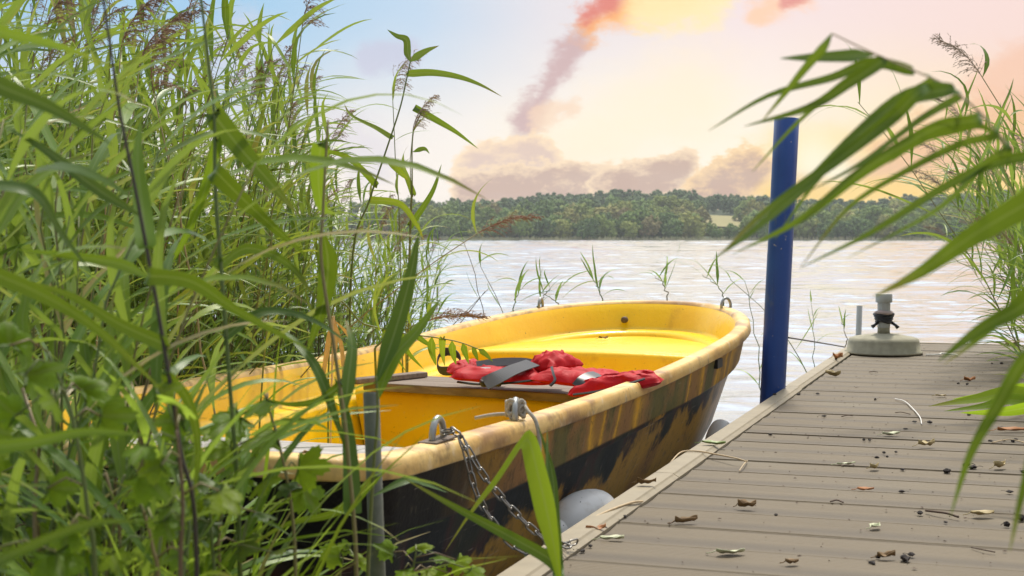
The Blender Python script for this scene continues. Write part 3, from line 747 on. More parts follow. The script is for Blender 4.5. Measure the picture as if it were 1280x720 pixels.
# ------------------------------------------------------------------ life jacket on the centre thwart
def pillow(mb, c, L, Wd, H, rot, tilt=0., seed=0, ex=4.5, puck=.25, n=44, m=30):
    """closed stuffed panel: centre c (boat coords), length, width, height"""
    T = Matrix.Translation(c) @ Matrix.Rotation(rot, 4, 'Z') @ Matrix.Rotation(tilt, 4, 'Y'); vs = []; fs = []
    for sgn in (1, -1):
        for i in range(n + 1):
            for j in range(m + 1):
                u = -1 + 2 * i / n; v = -1 + 2 * j / m
                e = max(0, 1 - abs(u) ** ex) ** .55 * max(0, 1 - abs(v) ** ex) ** .55
                q = Vector((u * 3 + seed, v * 2, seed * .7)); f = 1 + puck * (mnoise.noise(q * .9) + .35 * mnoise.noise(q * 2.2))
                cr = 1 - abs(mnoise.noise(Vector((u * 2.2 + v * 1.1 + seed, v * 1.6 - u * .5, seed)))) * 2.2; cr2 = 1 - abs(mnoise.noise(Vector((u * 5 - v * 2, v * 4 + seed, 3.)))) * 2
                z = H * .5 * e * (f + .38 * cr * e + .12 * cr2 * e if sgn > 0 else .55) * sgn
                edge = .012 * mnoise.noise(Vector((u * 4, v * 4, seed + 9)))
                vs.append(T @ Vector((u * L / 2 + edge, v * Wd / 2 + edge, z)))
        b = len(vs) - (n + 1) * (m + 1)
        for i in range(n):
            for j in range(m):
                a = b + i * (m + 1) + j; q = (a, a + m + 1, a + m + 2, a + 1); fs.append(q if sgn > 0 else q[::-1])
    mb.add(vs, fs); return mb
def strap(mb, pts, w, up=(0, 0, 1), th=.003):
    P = spline(pts, 24); vs = []; fs = []
    for i, p in enumerate(P):
        t = (P[min(i + 1, 23)] - P[max(i - 1, 0)]).normalized(); s = t.cross(Vector(up)); s = s.normalized() if s.length > 1e-4 else Vector((1, 0, 0)); n = s.cross(t)
        vs += [p + s * w / 2, p - s * w / 2, p - s * w / 2 + n * th, p + s * w / 2 + n * th]
    for i in range(23):
        a = i * 4
        for k in range(4): fs.append((a + k, a + (k + 1) % 4, a + 4 + (k + 1) % 4, a + 4 + k))
    fs += [(3, 2, 1, 0), (92, 93, 94, 95)]; mb.add(vs, fs)
def Bp(x, y, d):                      # photo pixel at depth -> boat coords
    p = W(x, y, d); return Vector(w2b(p))
def jacket():
    o = thing('life_jacket', 'red life jacket with grey webbing straps spread over the wooden centre thwart', 'life jacket', BO, math.pi / 2 - BA)
    def panel(name, x, y, d, L, Wd, H, rot, tilt=0., seed=0, **k):
        mb = MB(); pillow(mb, Bp(x, y, d), L, Wd, H, rot, tilt, seed, **k); return mb.build(name, M['red'], o)
    q = -math.pi / 2
    panel('back_panel', 634, 471, 4.95, .36, .27, .060, q + .14, .04, 1.3)
    panel('collar', 690, 461, 4.94, .17, .15, .085, q - .55, -.2, 4.1, ex=3.0)
    panel('front_panel', 736, 476, 4.76, .34, .22, .055, q - .06, .05, 7.7)
    panel('front_panel', 770, 484, 4.60, .30, .10, .060, q + .08, -.16, 2.9)
    panel('shoulder_panel', 596, 466, 5.02, .20, .24, .060, q + .3, .14, 5.5)
    def st(name, pts, w, mat='webbing', th=.003, up=(-.75, 0, .65)):
        mb = MB(); strap(mb, [Bp(*p) for p in pts], w, up, th); return mb.build(name, M[mat], o, False)
    st('waist_strap', [(606, 480, 4.74), (624, 471, 4.75), (643, 462, 4.80), (666, 454, 4.88)], .058)
    st('chest_strap', [(596, 457, 4.94), (625, 453, 4.95), (655, 453, 4.95), (670, 457, 4.93)], .035)
    st('strap_loop', [(566, 464, 5.08), (550, 463, 5.10), (546, 453, 5.12), (551, 442, 5.14), (563, 440, 5.14), (573, 445, 5.12), (576, 456, 5.10)], .038, up=(.5, -.6, .3))
    st('side_strap', [(722, 484, 4.60), (729, 476, 4.61), (738, 470, 4.64), (748, 468, 4.68)], .045, 'black')
    st('reflective_tape', [(594, 463, 4.88), (604, 461, 4.88), (613, 461.5, 4.88)], .012, 'white_tape', .002)
    st('edge_piping', [(688, 483, 4.62), (694, 476, 4.63), (692, 468, 4.66), (690, 460, 4.72)], .008, 'black', .006)
    st('edge_piping', [(716, 494, 4.50), (740, 491, 4.50), (770, 485, 4.50), (806, 474, 4.52)], .006, 'black', .005)
    st('edge_piping', [(572, 478, 4.86), (600, 481, 4.80), (640, 479, 4.76), (680, 474, 4.74)], .006, 'black', .005)
    b = MB(); T = Matrix.Translation(Bp(613, 479, 4.785)) @ Matrix.Rotation(-1.1, 4, 'Z'); box(b, (-.035, -.028, -.01), (.035, .028, .012), T)
    bo = b.build('buckle', M['black'], o, False); mod(bo, 'BEVEL', width=.006, segments=2)
    b = MB(); lathe(b, [(0, .004), (.005, .0035), (.006, 0)], 12, T @ Matrix.Translation((0.01, 0, .0125))); b.build('snap', M['steel'], bo)
    b = MB(); T = Matrix.Translation(Bp(738, 474, 4.66)) @ Matrix.Rotation(-.7, 4, 'Z'); box(b, (-.03, -.018, -.012), (.03, .018, .014), T)
    bo = b.build('buckle', M['black'], o, False); mod(bo, 'BEVEL', width=.006, segments=2)
jacket()

# ------------------------------------------------------------------ posts and the parasol stand
def mooring_post():
    a = W(967, 470, 6.25); b = W(983.5, 148, 6.25); ax = (b - a); base = a - ax * (a.z + .8) / ax.z; L = (b - base).length
    o = thing('mooring_post', 'tall blue painted steel mooring post rising beside the jetty edge', 'post', base)
    o.rotation_mode = 'QUATERNION'; o.rotation_quaternion = ax.to_track_quat('Z', 'Y')
    mb = MB(); r = .0545; prof = [(r, 0)] + [(r + .0006 * math.sin(i * 1.7), L * i / 12) for i in range(1, 12)] + [(r, L - .002), (r - .002, L), (r - .005, L), (r - .006, L - .004), (r - .006, L - .25)]
    lathe(mb, prof, 40); mb.f = mb.f[:-1]; mb.mi = mb.mi[:-1]; mb.uv = mb.uv[:len(mb.uv) - 40]
    mb.build('pipe', M['pole'], o)
    c = MB(); lathe(c, [(0, L - .05), (r - .007, L - .05)], 32); c.build('plug', M['float'], o)
mooring_post()
def pipe(name, label, x0, y0, x1, y1, d, r, mat, zb):
    top = W(x0, y0, d); bot = W(x1, y1, d); ax = (bot - top).normalized(); bot = top + ax * ((top.z - zb) / -ax.z)
    o = thing(name, label, 'pipe', bot); mb = MB(); t0 = top - bot
    n = t0.normalized(); tube(mb, [Vector((0, 0, 0)), t0 * .5, t0 - n * .002, t0], [r, r, r, r - .0015], 22, cap=False)
    mb.build('tube', mat, o); c = MB(); tube(c, [t0 - n * .03, t0 - n * .028], r - .0016, 20); c.build('bore', M['black'], o)
    m2 = MB(); tube(m2, [t0 - n * .05, t0 - n * .0005], r - .0015, 22, cap=False); m2.build('inner_wall', mat, o)
pipe('steel_pipe', 'short galvanised steel pipe standing upright in front of the boat stern among grass', 464, 490, 471, 690, 2.32, .0132, M['pipe'], -.3)
pipe('grey_post', 'slim grey post standing in the water just behind the parasol stand', 1074.5, 382, 1073, 425, 9.6, .0195, M['tube_grey'], -.6)
def parasol_stand():
    c = G(1117, 446, DZ); c = c + Vector((0, .22, 0)); c.z = DZ + .003
    o = thing('parasol_stand', 'round mossy concrete parasol stand with a short grey pole socket on the jetty end', 'parasol stand', c)
    mb = MB(); r = .222; lathe(mb, [(r - .006, 0), (r, .004), (r, .012), (r - .012, .016), (r - .02, .07), (r - .026, .086), (r - .05, .096), (.07, .113), (.045, .116), (0, .116)], 48); mb.build('concrete_base', M['concrete'], o)
    mb = MB(); lathe(mb, [(.036, .114), (.034, .15), (.036, .155)], 24); mb.build('socket', M['concrete'], o)
    mb = MB()
    for k in range(24):
        pass
    n = 48; vs = []; fs = []
    for z in (.15, .30):
        for k in range(n): a = 2 * math.pi * k / n; q = .036 + .0015 * math.cos(a * 12); vs.append((q * math.cos(a), q * math.sin(a), z))
    fs = [(k, (k + 1) % n, n + (k + 1) % n, n + k) for k in range(n)]; mb.add(vs, fs); mb.build('fluted_tube', M['tube_grey'], o)
    mb = MB(); lathe(mb, [(.044, .295), (.0475, .298), (.0475, .343), (.044, .347), (0, .347)], 28); mb.build('top_collar', M['tube_grey'], o)
    mb = MB(); rr = random.Random(2)
    for k in range(4): tube(mb, [Vector((math.cos(a) * (.042 + .004 * k), math.sin(a) * .042, .185 + .013 * k + .006 * math.sin(a * 2 + k))) for a in [i * .5 for i in range(14)]], .009, 7)
    mb.build('clamp', M['black'], o)
    mb = MB(); tube(mb, [Vector((math.cos(i * .5) * .045, math.sin(i * .5) * .045, .236 + .004 * math.sin(i))) for i in range(13)], .011, 7); mb.build('cloth_tie', simple('pink grey cloth', (.42, .33, .30), .9), o)
    for sx in (-1, 1):
        mb = MB(); tube(mb, [(sx * .04, -.02, .18), (sx * .06, -.03, .165), (sx * .075, -.035, .152 - .004 * sx)], [.010, .008, .012], 8); mb.build('clamp_knob', M['black'], o)
    return c
PS = parasol_stand()
rope_thing('white_cord', 'white cord trailing over the boards beside the parasol stand', [PS + Vector((.20, -.16, .003)), PS + Vector((.27, -.17, .006)), PS + Vector((.31, -.10, .006)), PS + Vector((.37, -.16, .004)), PS + Vector((.36, -.22, .004))], .0045, 'white_cord', 'cord')
rope_thing('mooring_line', 'thin dark line running from the blue post to the jetty corner', [W(985, 422, 6.5), W(1010, 426, 7.4), W(1040, 431, 8.3), W(1068, 436, 9.2)], .004, 'black', 'line')

# ------------------------------------------------------------------ litter on the deck
def leaf_thing(name, label, p, L, wd, curl, rz, mat, cat='leaf', lobed=False, group=None):
    mb = MB(); n, m = 12, 6; vs = []; sd_ = R.uniform(0, 50)
    for i in range(n + 1):
        t = i / n; w = wd * (math.sin(math.pi * min(t * 1.02, 1)) ** .7) * (1 - .35 * t) + .0006
        if lobed: w *= .72 + .28 * abs(math.cos(t * 9))
        for j in range(m + 1):
            v = -1 + 2 * j / m
            z = curl * (abs(v) ** 1.6 * .5 + .6 * (t - .5) ** 2 * 2 + .5 * mnoise.noise(Vector((t * 3, v * 1.5, sd_)))) + .003 + .25 * abs(curl)
            vs.append(((t - .5) * L, v * w / 2 * (1 - min(curl * 4, .4)), z))
    mb.add(vs, [(i * (m + 1) + j, (i + 1) * (m + 1) + j, (i + 1) * (m + 1) + j + 1, i * (m + 1) + j + 1) for i in range(n) for j in range(m)])
    tube(mb, [(-L * .5, 0, .004 + curl * .6), (-L * .62, .002, .004 + curl * .2), (-L * .8, .008, .004)], .0011, 5)
    zm = min(v[2] for v in mb.v); mb.v = [(a, b, c - zm + .0015) for a, b, c in mb.v]
    o = mb.build(name, M[mat]); o.location = p; o.rotation_euler = (R.uniform(-.05, .05), R.uniform(-.05, .05), rz); mod(o, 'SOLIDIFY', thickness=.0008)
    return tag(o, label, cat, group)
def deckp(x, y): p = G(x, y, DZ); p.z = DZ + .001; return p
S_ = 1.0
LV = [ (913, 694, .062, .030, .012, .1, 'pale_leaf', 'pale green oval leaf lying flat on the near boards', 0),
 (765, 676, .055, .024, .010, .2, 'pale_leaf', 'cream coloured leaf beside a reddish scrap at the jetty edge', 0),
 (745, 666, .05, .02, .014, .4, 'orange_leaf', 'reddish brown scrap of leaf by the jetty edge', 0),
 (934, 636, .045, .032, .018, -.3, 'dead_leaf', 'curled mustard brown leaf alone on a middle board', 1),
 (858, 655, .055, .022, .014, .2, 'dead_leaf', 'shrivelled brown leaf with a bent stalk on the near boards', 1),
 (808, 614, .05, .030, .020, -.2, 'dead_leaf', 'crumpled olive brown leaf resting on the edge strip', 1),
 (892, 562, .075, .035, .012, 0., 'green_leaf', 'green and cream lobed leaf lying on the edge strip beside a dry straw', 1),
 (1114, 545, .06, .030, .012, 0.1, 'pale_leaf', 'whitish folded leaf in the middle of the deck', 0),
 (1058, 582, .055, .018, .008, .1, 'pale_leaf', 'slim pale leaf left of a small yellow leaf on the deck', 0),
 (1093, 587, .03, .028, .016, .5, 'tan_leaf', 'small yellow curled leaf near the slim pale leaf', 0),
 (1158, 559, .06, .030, .020, .3, 'tan_leaf', 'crumpled tan leaf right of the whitish folded leaf', 1),
 (1250, 586, .05, .035, .02, .6, 'tan_leaf', 'beige torn leaf under the hanging reed tips', 1),
 (1228, 646, .055, .028, .014, -.1, 'tan_leaf', 'pale tan leaf with a stalk beside a dry stick', 0),
 (1094, 661, .035, .030, .010, .8, 'pale_leaf', 'tiny white star shaped petal on the near boards', 1),
 (1108, 699, .04, .022, .014, .2, 'dead_leaf', 'brown leaf scrap among dark cones on the nearest boards', 1),
 (1041, 471, .075, .045, .03, -.5, 'tan_leaf', 'folded tan leaf standing up near the far edge strip', 0),
 (1047, 453, .06, .05, .03, .3, 'orange_leaf', 'rusty curled leaf on the edge strip before the parasol stand', 1),
 (1212, 477, .055, .035, .02, .1, 'orange_leaf', 'pinkish tan leaf scrap at the far right of the deck', 1),
 (1266, 432, .09, .05, .025, 0, 'tan_leaf', 'curled brown leaf at the outer end of the jetty', 0),
 (1082, 614, .045, .02, .008, .1, 'orange_leaf', 'pinkish leaf scrap across a board joint', 0),
 (1176, 496, .045, .02, .008, .1, 'tan_leaf', 'small tan scrap behind the bent white straw', 0),
 (1265, 498, .10, .03, .015, .2, 'orange_leaf', 'long rusty dead leaf under the green blades at the deck side', 0),
 (1268, 540, .12, .03, .015, .05, 'orange_leaf', 'rust coloured dead reed leaf on the deck below green blades', 0),
 (990, 706, .03, .02, .01, .3, 'dead_leaf', 'reddish brown flake on the nearest board', 0)]
for x, y, L, wd, cu, rz, mt, lb, lob in LV:
    leaf_thing('fallen_leaf', lb, deckp(x, y) + (Vector((0, 0, .014)) if (x, y) in ((808, 614), (892, 562), (1047, 453)) else Vector()), L, wd, cu, rz, mt, lobed=bool(lob))
leaf_thing('fallen_leaf', 'tiny dry leaf lying on the yellow bow locker inside the boat', b2w(4.45, .12, .515), .05, .025, .014, .4, 'dead_leaf')
leaf_thing('fallen_leaf', 'brown curled leaf lying on the grey stern seat of the boat', b2w(.62, -.25, .499), .06, .03, .014, 1.4, 'dead_leaf')
def cones():
    rr = random.Random(4); mes = []
    for q in range(5):
        mb = MB(); n, m = 12, 10; vs = []; el = [.019, .022, .016, .024, .013][q]
        for i in range(n + 1):
            t = i / n
            for j in range(m):
                a = 2 * math.pi * (j + .5 * (i % 2)) / m; r = .0060 * max(math.sin(math.pi * t), .02) ** .6 * (1 + .22 * ((i + j) % 2)) * (1 + .5 * mnoise.noise(Vector((t * 4, math.cos(a) * 1.5, q * 5 + math.sin(a)))))
                vs.append((r * math.cos(a), (t - .5) * el, (r * math.sin(a) + .005) * .8))
        mb.add(vs, [(i * m + j, i * m + (j + 1) % m, (i + 1) * m + (j + 1) % m, (i + 1) * m + j) for i in range(n) for j in range(m)])
        tube(mb, [(0, el * .45, .004), (.002, el * .8, .006), (.004, el * 1.1, .003)], .0007, 4)
        mes.append(mb.mesh('alder_cone', M['cone'], False))
    P = [(755, 662, 1.2), (768, 652, .8), (781, 647, .9), (728, 690, 1.1), (738, 684, .8), (715, 690, 1.0), (963, 544, 1.0), (970, 645, .8), (1030, 521, 1.0), (1080, 551, .9), (1087, 551, .9), (1105, 567, .9), (1120, 566, .9), (1096, 573, .8), (1109, 572, .9), (1128, 588, 1.0),
         (1143, 528, 1.2), (1162, 529, 1.6), (1132, 537, 1.0), (1184, 591, 1.7), (1208, 583, 1.6), (1216, 586, 1.5), (1150, 643, 1.3), (1182, 654, .7), (1258, 658, 1.6), (1276, 650, 1.8), (1262, 616, 1.3), (1270, 550, 1.0), (1238, 552, 1.1), (1266, 553, 1.1), (1255, 551, 1.0), (1131, 701, 1.7), (1139, 695, 1.3), (1090, 705, 1.0), (1097, 698, .9),
         (1127, 616, 1.0), (1211, 519, 1.2), (1228, 535, 1.0), (1252, 455, 1.3), (1198, 480, 1.2), (1209, 481, 1.0), (1045, 453, 1.0), (1022, 493, 1.3), (998, 494, 1.3), (985, 493, 1.2), (976, 493, 1.2), (968, 498, 1.0), (1094, 500, 1.0), (1280, 591, 1.4), (900, 520, .001), (1269, 500, 1.3), (1240, 455, .9)]
    for k, (x, y, s) in enumerate(P):
        if s < .1: continue
        o = bpy.data.objects.new('alder_cone', mes[k % 5]); COL.objects.link(o); o.location = deckp(x, y); s *= .88; o.scale = (s * rr.uniform(.8, 1.1), s * rr.uniform(.8, 1.1), s * rr.uniform(.55, .9)); o.rotation_euler = (0, 0, rr.uniform(0, 6.3))
        if (x, y) in ((968, 498), (1045, 453)): o.location.z += .014
        big = s >= 1.5
        tag(o, 'fat black alder cone lying on the deck, larger than most' if big else 'small black alder cone lying on the deck boards', 'alder cone', 'large alder cones on the deck' if big else 'small alder cones on the deck')
    T = [('dry_straw', 'bent pale straw curving over the middle boards', 'straw', [(1119, 500), (1131, 504), (1142, 514), (1150, 524), (1152, 532)], .0022, .004, 'white_cord'),
         ('dry_straw', 'long brown straw reaching from the edge strip over the boards beside the lobed leaf', 'straw', [(838, 582), (852, 572), (872, 571), (895, 575), (920, 580), (934, 581)], .0024, .014, 'straw'),
         ('dry_straw', 'short pale straw crossing the tip of the long brown straw', 'straw', [(924, 591), (930, 584), (934, 578)], .0016, .007, 'straw'),
         ('dry_straw', 'flat tan straw along the edge strip above the chain', 'straw', [(735, 655), (765, 645), (790, 636), (803, 631)], .003, .012, 'straw'),
         ('twig', 'half peeled stick lying on the right hand boards', 'twig', [(1157, 641), (1172, 644), (1185, 646), (1198, 649)], .0028, .004, 'twig'),
         ('twig', 'thin dark twig near the right border of the deck', 'twig', [(1214, 686), (1225, 689), (1235, 691), (1244, 692)], .0014, .002, 'twig'),
         ('twig', 'thin forked dark stalk by the far cones', 'twig', [(1086, 466), (1092, 465.5), (1097, 466)], .002, .002, 'twig'),
         ('twig', 'short dark stalk behind the bent pale straw', 'twig', [(1119, 517), (1127, 517), (1138, 519)], .0016, .003, 'twig'),
         ('twig', 'brown stalk on the far boards left of centre', 'twig', [(1052, 522), (1060, 521), (1066, 521)], .002, .003, 'twig'),
         ('twig', 'reddish stalk on the near boards left of the pale leaf', 'twig', [(836, 657), (845, 654), (856, 653)], .0014, .003, 'twig'),
         ('twig', 'small reddish brown stalk on a middle board', 'twig', [(1038, 629), (1046, 628), (1054, 630)], .002, .003, 'twig'),
         ('dry_straw', 'pale thin straw near the right side of the deck', 'straw', [(1240, 555), (1262, 552), (1285, 556)], .002, .004, 'straw')]
    for nm, lb, ct, pts, r, h, mt in T:
        Q = [deckp(*p) + Vector((0, 0, r + (h if 0 < i < len(pts) - 1 else h * .4))) for i, p in enumerate(pts)]
        mb = MB(); tube(mb, spline(Q, 24), r, 6); tag(mb.build(nm, M[mt]), lb, ct)
    rr = random.Random(12)           # specks nobody would count
    mb = MB()
    for k in range(420):
        u, v = rr.uniform(-.3, 6.4), rr.uniform(.09, 1.2); p = D(u, v, .0015); L = rr.uniform(.0015, .007); a = rr.uniform(0, 6.3); w = L * rr.uniform(.2, .7)
        c, s = math.cos(a), math.sin(a)
        mb.add([p + Vector((c * L, s * L, 0)), p + Vector((-s * w, c * w, .0006)), p + Vector((-c * L, -s * L, .001)), p + Vector((s * w, -c * w, .0016)), p + Vector((0, 0, .003))], [(0, 1, 4), (1, 2, 4), (2, 3, 4), (3, 0, 4)])
    tag(mb.build('deck_debris', M['twig'], None, False), kind='stuff')
cones()

# ------------------------------------------------------------------ reeds
def ribbon(mb, pts, wid, side=None, fold=.18, mi=0, twist=0.):
    """leaf blade along pts; wid(t) full width; side = preferred sideways vector"""
    P = [Vector(p) for p in pts]; n = len(P); vs = []; uv = []
    for i, p in enumerate(P):
        t = (P[min(i + 1, n - 1)] - P[max(i - 1, 0)]).normalized(); s = side - t * side.dot(t) if side else t.cross(Vector((0, 0, 1)))
        s = s.normalized() if s.length > 1e-5 else t.orthogonal().normalized()
        if twist: s = Matrix.Rotation(twist * i / n, 3, t) @ s
        nn = s.cross(t); w = wid(i / (n - 1)) / 2; v = i / (n - 1)
        vs += [p - s * w + nn * w * fold, p, p + s * w + nn * w * fold]; uv += [(0, v), (.5, v), (1, v)]
    mb.add(vs, [f for i in range(n - 1) for f in ((i * 3, i * 3 + 1, i * 3 + 4, i * 3 + 3), (i * 3 + 1, i * 3 + 2, i * 3 + 5, i * 3 + 4))], uv, mi)
def blade_w(w): return lambda t: w * (min(1, .10 + t * 3.6) * (1 - t ** 2.2) ** .9 if t < 1 else 0) + .0004
def grow(rr, p, d, L, droop, wind, n=9):
    P = [Vector(p)]; d = Vector(d).normalized(); st = L / n
    for i in range(n):
        k = (i + 1) / n
        d = (d + Vector((0, 0, -droop * k * .35)) + wind * (.10 + .25 * k) + Vector((rr.gauss(0, .04), rr.gauss(0, .04), rr.gauss(0, .03)))).normalized()
        P.append(P[-1] + d * st)
    return P
def plume(mb, rr, p, d, L, wind):
    ax = grow(rr, p, d, L, .25, wind * .5, 10); tube(mb, ax, [.0016] * 10 + [.0006], 4)
    for i in range(1, 11):
        for q in range(7):
            b = ax[i - 1].lerp(ax[i], rr.random()); dd = (Vector((rr.gauss(0, .6), rr.gauss(0, .6), rr.uniform(.2, 1.2))) + wind * .9)
            l = L * rr.uniform(.18, .42) * (1.1 - i * .07); br = grow(rr, b, dd, l, 1.1, wind * .8, 5); tube(mb, br, [.0006] * 6, 3, cap=False)
            for k in range(1, 6):
                for e in range(2):
                    c = br[k].lerp(br[k - 1], rr.random()); v = ((br[k] - br[k - 1]).normalized() + Vector((rr.gauss(0, .35), rr.gauss(0, .35), rr.gauss(-.1, .3)))) * rr.uniform(.007, .012)
                    s = v.cross(Vector((rr.gauss(0, 1), rr.gauss(0, 1), rr.gauss(0, 1)))).normalized() * .0012
                    mb.add([c, c + v * .5 + s, c + v, c + v * .5 - s], [(0, 1, 2, 3)])
def reed_parts(seed, h, lean, nleaf, has_plume, lw=.021, ll=.42, wind=Vector((.8, .1, 0)), start=.28):
    rr = random.Random(seed); st, fo, pl = MB(), MB(), None
    bend = [Vector((0, 0, -.1))]; n = 12
    for i in range(1, n + 1):
        k = i / n; bend.append(Vector((lean.x * k * k, lean.y * k * k, h * k * (1 - .04 * lean.length * k))) + Vector((rr.gauss(0, .006), rr.gauss(0, .006), 0)))
    tube(st, bend, [.0042 - .0026 * i / n for i in range(n + 1)], 5)
    for q in range(nleaf):
        k = start + (1 - start) * (q + rr.uniform(-.3, .3)) / max(nleaf - 1, 1); k = min(max(k, .12), .995); f = k * n; i = min(int(f), n - 1)
        b = bend[i].lerp(bend[i + 1], f - i); az = (math.pi if q % 2 else 0) + rr.gauss(.5, .8)
        d = Vector((math.cos(az), math.sin(az), rr.uniform(.7, 1.9))) + wind * rr.uniform(.2, .9)
        L = ll * rr.uniform(.6, 1.2) * (.75 + .4 * math.sin(math.pi * k)); P = grow(rr, b, d, L, rr.uniform(.05, .95), wind * rr.uniform(.25, .9), 8)
        ribbon(fo, P, blade_w(lw * rr.uniform(.7, 1.15)), None, rr.uniform(.1, .35), twist=rr.uniform(-1.2, 1.2))
    if has_plume: pl = MB(); plume(pl, rr, bend[-1], bend[-1] - bend[-2] + wind * .01, rr.uniform(.17, .24), wind)
    return st, fo, pl
def make_reed(seed, h, lean, nleaf, has_plume, mats=('stem', 'reed', 'plume'), **k):
    st, fo, pl = reed_parts(seed, h, lean, nleaf, has_plume, **k)
    return [('stem', st.mesh('stem', M[mats[0]])), ('foliage', fo.mesh('foliage', M[mats[1]]))] + ([('seed_head', pl.mesh('seed_head', M[mats[2]]))] if pl else [])
def put_reed(parts, loc, rz, s, label, group=None, tilt=(0, 0), cat='reed', name='reed'):
    o = thing(name, label, cat, loc, rz, group); o.scale = (s, s, s); o.rotation_euler = (tilt[0], tilt[1], rz)
    for nm, me in parts:
        q = bpy.data.objects.new(nm, me); COL.objects.link(q); q.parent = o
    return o
WIND = Vector((.85, .15, 0))
RP = [make_reed(100 + k, 2.0, Vector((R.uniform(.12, .42), R.uniform(-.1, .1), 0)), R.choice([13, 14, 16]), k % 4 == 0, lw=R.uniform(.021, .031), ll=R.uniform(.38, .54), wind=WIND * R.uniform(.5, 1.0), start=R.uniform(.15, .35)) for k in range(16)]
def ytop(x):
    T = [(-400, -60), (100, -15), (230, 5), (330, 35), (400, 85), (450, 150), (500, 205), (560, 262), (640, 300)]
    for (a, p), (b, q) in zip(T, T[1:]):
        if a <= x <= b: return p + (q - p) * (x - a) / (b - a)
    return 300 if x > 0 else -120
def in_bed(rr):
    while True:
        s = rr.uniform(-.7, 6.6); t_ = BWM + .10 + abs(rr.gauss(0, 1.15)); p = BO + BF * s + BN * t_
        if p.y < 1.9: continue
        x, _ = px((p.x, p.y, 1.0))
        if x < -140 or x > 520 + rr.uniform(-40, 40): continue
        if s > 5.2 and x > 470: continue
        return p, x
def reed_bed():
    rr = random.Random(21); rows = []
    while len(rows) < 188: 
        p, x = in_bed(rr); rows.append((p, x))
    for i, (p, x) in enumerate(rows):
        yt = ytop(x + 105) + abs(rr.gauss(0, 70)); h = CZ + (HZ - yt) * p.y / F
        h = min(max(h, .95), 2.7)
        near = 'short' if h < 1.35 else 'tall'
        parts = rr.choice(RP)
        put_reed(parts, (p.x, p.y, -.12), rr.gauss(0, .45), (h + .12) / 2.0 * rr.uniform(.95, 1.03),
                 'green leafy reed in the reed bed behind the boat, leaning right' if near == 'tall' else 'low green reed at the edge of the reed bed behind the boat rail', 'tall reeds of the reed bed' if near == 'tall' else 'low reeds at the foot of the reed bed', (rr.gauss(0, .05), rr.gauss(.03, .06)))
    # the rest of the bed: one mass of leaves and dead stalks
    st, fo = MB(), MB(); base = [reed_parts(300 + k, 1.7, Vector((rr.uniform(.05, .35), 0, 0)), 14, False, lw=.026, ll=.46, wind=WIND * .6, start=.10) for k in range(8)]
    for i in range(420):
        p, x = in_bed(rr); p = p + BN * rr.uniform(0.1, .9) ; yt = ytop(x + 110) + 70 + abs(rr.gauss(0, 70)); h = min(max(CZ + (HZ - yt) * p.y / F, .6), 2.0)
        a, b, _ = rr.choice(base); T = Matrix.Translation((p.x, p.y, -.1)) @ Matrix.Rotation(rr.uniform(-1, 1), 4, 'Z') @ Matrix.Scale(h / 1.7, 4)
        fo.merge(a, T); fo.merge(b, T)
    tag(fo.build('reed_thicket', M['reed']), kind='stuff')
    for i in range(900):
        p, x = in_bed(rr); p = p + BN * rr.uniform(-.05, .6); h = rr.uniform(.5, 1.15) * (.75 if x > 380 else 1); l = Vector((rr.gauss(.08, .14), rr.gauss(0, .12), 0))
        tube(st, [p + Vector((0, 0, -.1)), p + l * .4 + Vector((0, 0, h * .5)), p + l + Vector((0, 0, h))], [.0036, .003, .0014], 4, cap=False)
    m, t = new_mat('old reed stalk', Roughness=.8); g = t.add('ShaderNodeNewGeometry')
    t.put(t.b.inputs['Base Color'], t.ramp(g.outputs['Random Per Island'], [(0, (.09, .055, .025)), (.4, (.20, .15, .06)), (.7, (.12, .14, .03)), (1, (.32, .26, .13))]))
    tag(st.build('reed_stalk_mass', m), kind='stuff')
reed_bed()
# reeds one can pick out against sky and water
def single(label, base, top, d, nleaf, pl, seed, lw=.018, ll=.3, mats=('stem', 'reed', 'plume'), wind=WIND, start=.35, dtop=None):
    """reed whose stem runs between two photo pixels at depth d"""
    a = W(base[0], base[1], d); b = W(top[0], top[1], dtop or d); a = a - (b - a) * ((a.z + .15) / max((b - a).z, .05)) if (b - a).z > .25 else a
    h = (b - a).z; lean = Vector((b.x - a.x, b.y - a.y, 0))
    parts = make_reed(seed, h, lean, nleaf, pl, mats, lw=lw, ll=ll, wind=wind, start=start)
    return put_reed(parts, (a.x, a.y, a.z), 0, 1, label)
single('reed with a dark feathery seed head right of the bed against the sky', (497, 330), (490, 115), 5.8, 6, True, 902, .016, .26, mats=('stem', 'reed', 'plume_pale'))
single('reed with a drooping feathery seed head just left of the open water', (513, 330), (517, 160), 6.0, 5, True, 903, .016, .24, mats=('stem', 'reed', 'plume_pale'))
single('reed with a brown seed head bowed over the water before the far wood', (520, 380), (598, 275), 5.2, 6, True, 904, .018, .30)
single('reed with a brown tuft rising among the leaves in the upper bed', (360, 250), (378, 30), 4.6, 7, True, 905, .02, .36)
single('reed with a large brown plume deep in the left part of the bed', (150, 300), (178, 75), 3.4, 7, True, 906, .02, .38)
single('reed with a shaggy brown plume hanging near the left plume', (215, 300), (190, 110), 3.5, 6, True, 907, .02, .38)
single('reed with a thin plume at the top of the bed', (230, 250), (236, 8), 4.4, 7, True, 908, .02, .38)
single('reed with a reddish plume at the far left of the bed', (40, 250), (60, 25), 3.6, 7, True, 909, .02, .38)
single('reed with a small plume beside the dark stem', (140, 260), (150, 55), 3.8, 7, True, 916, .02, .36)
single('reed with a dark tuft touching the yellow rail', (470, 440), (540, 400), 4.7, 5, True, 910, .016, .24, start=.2)
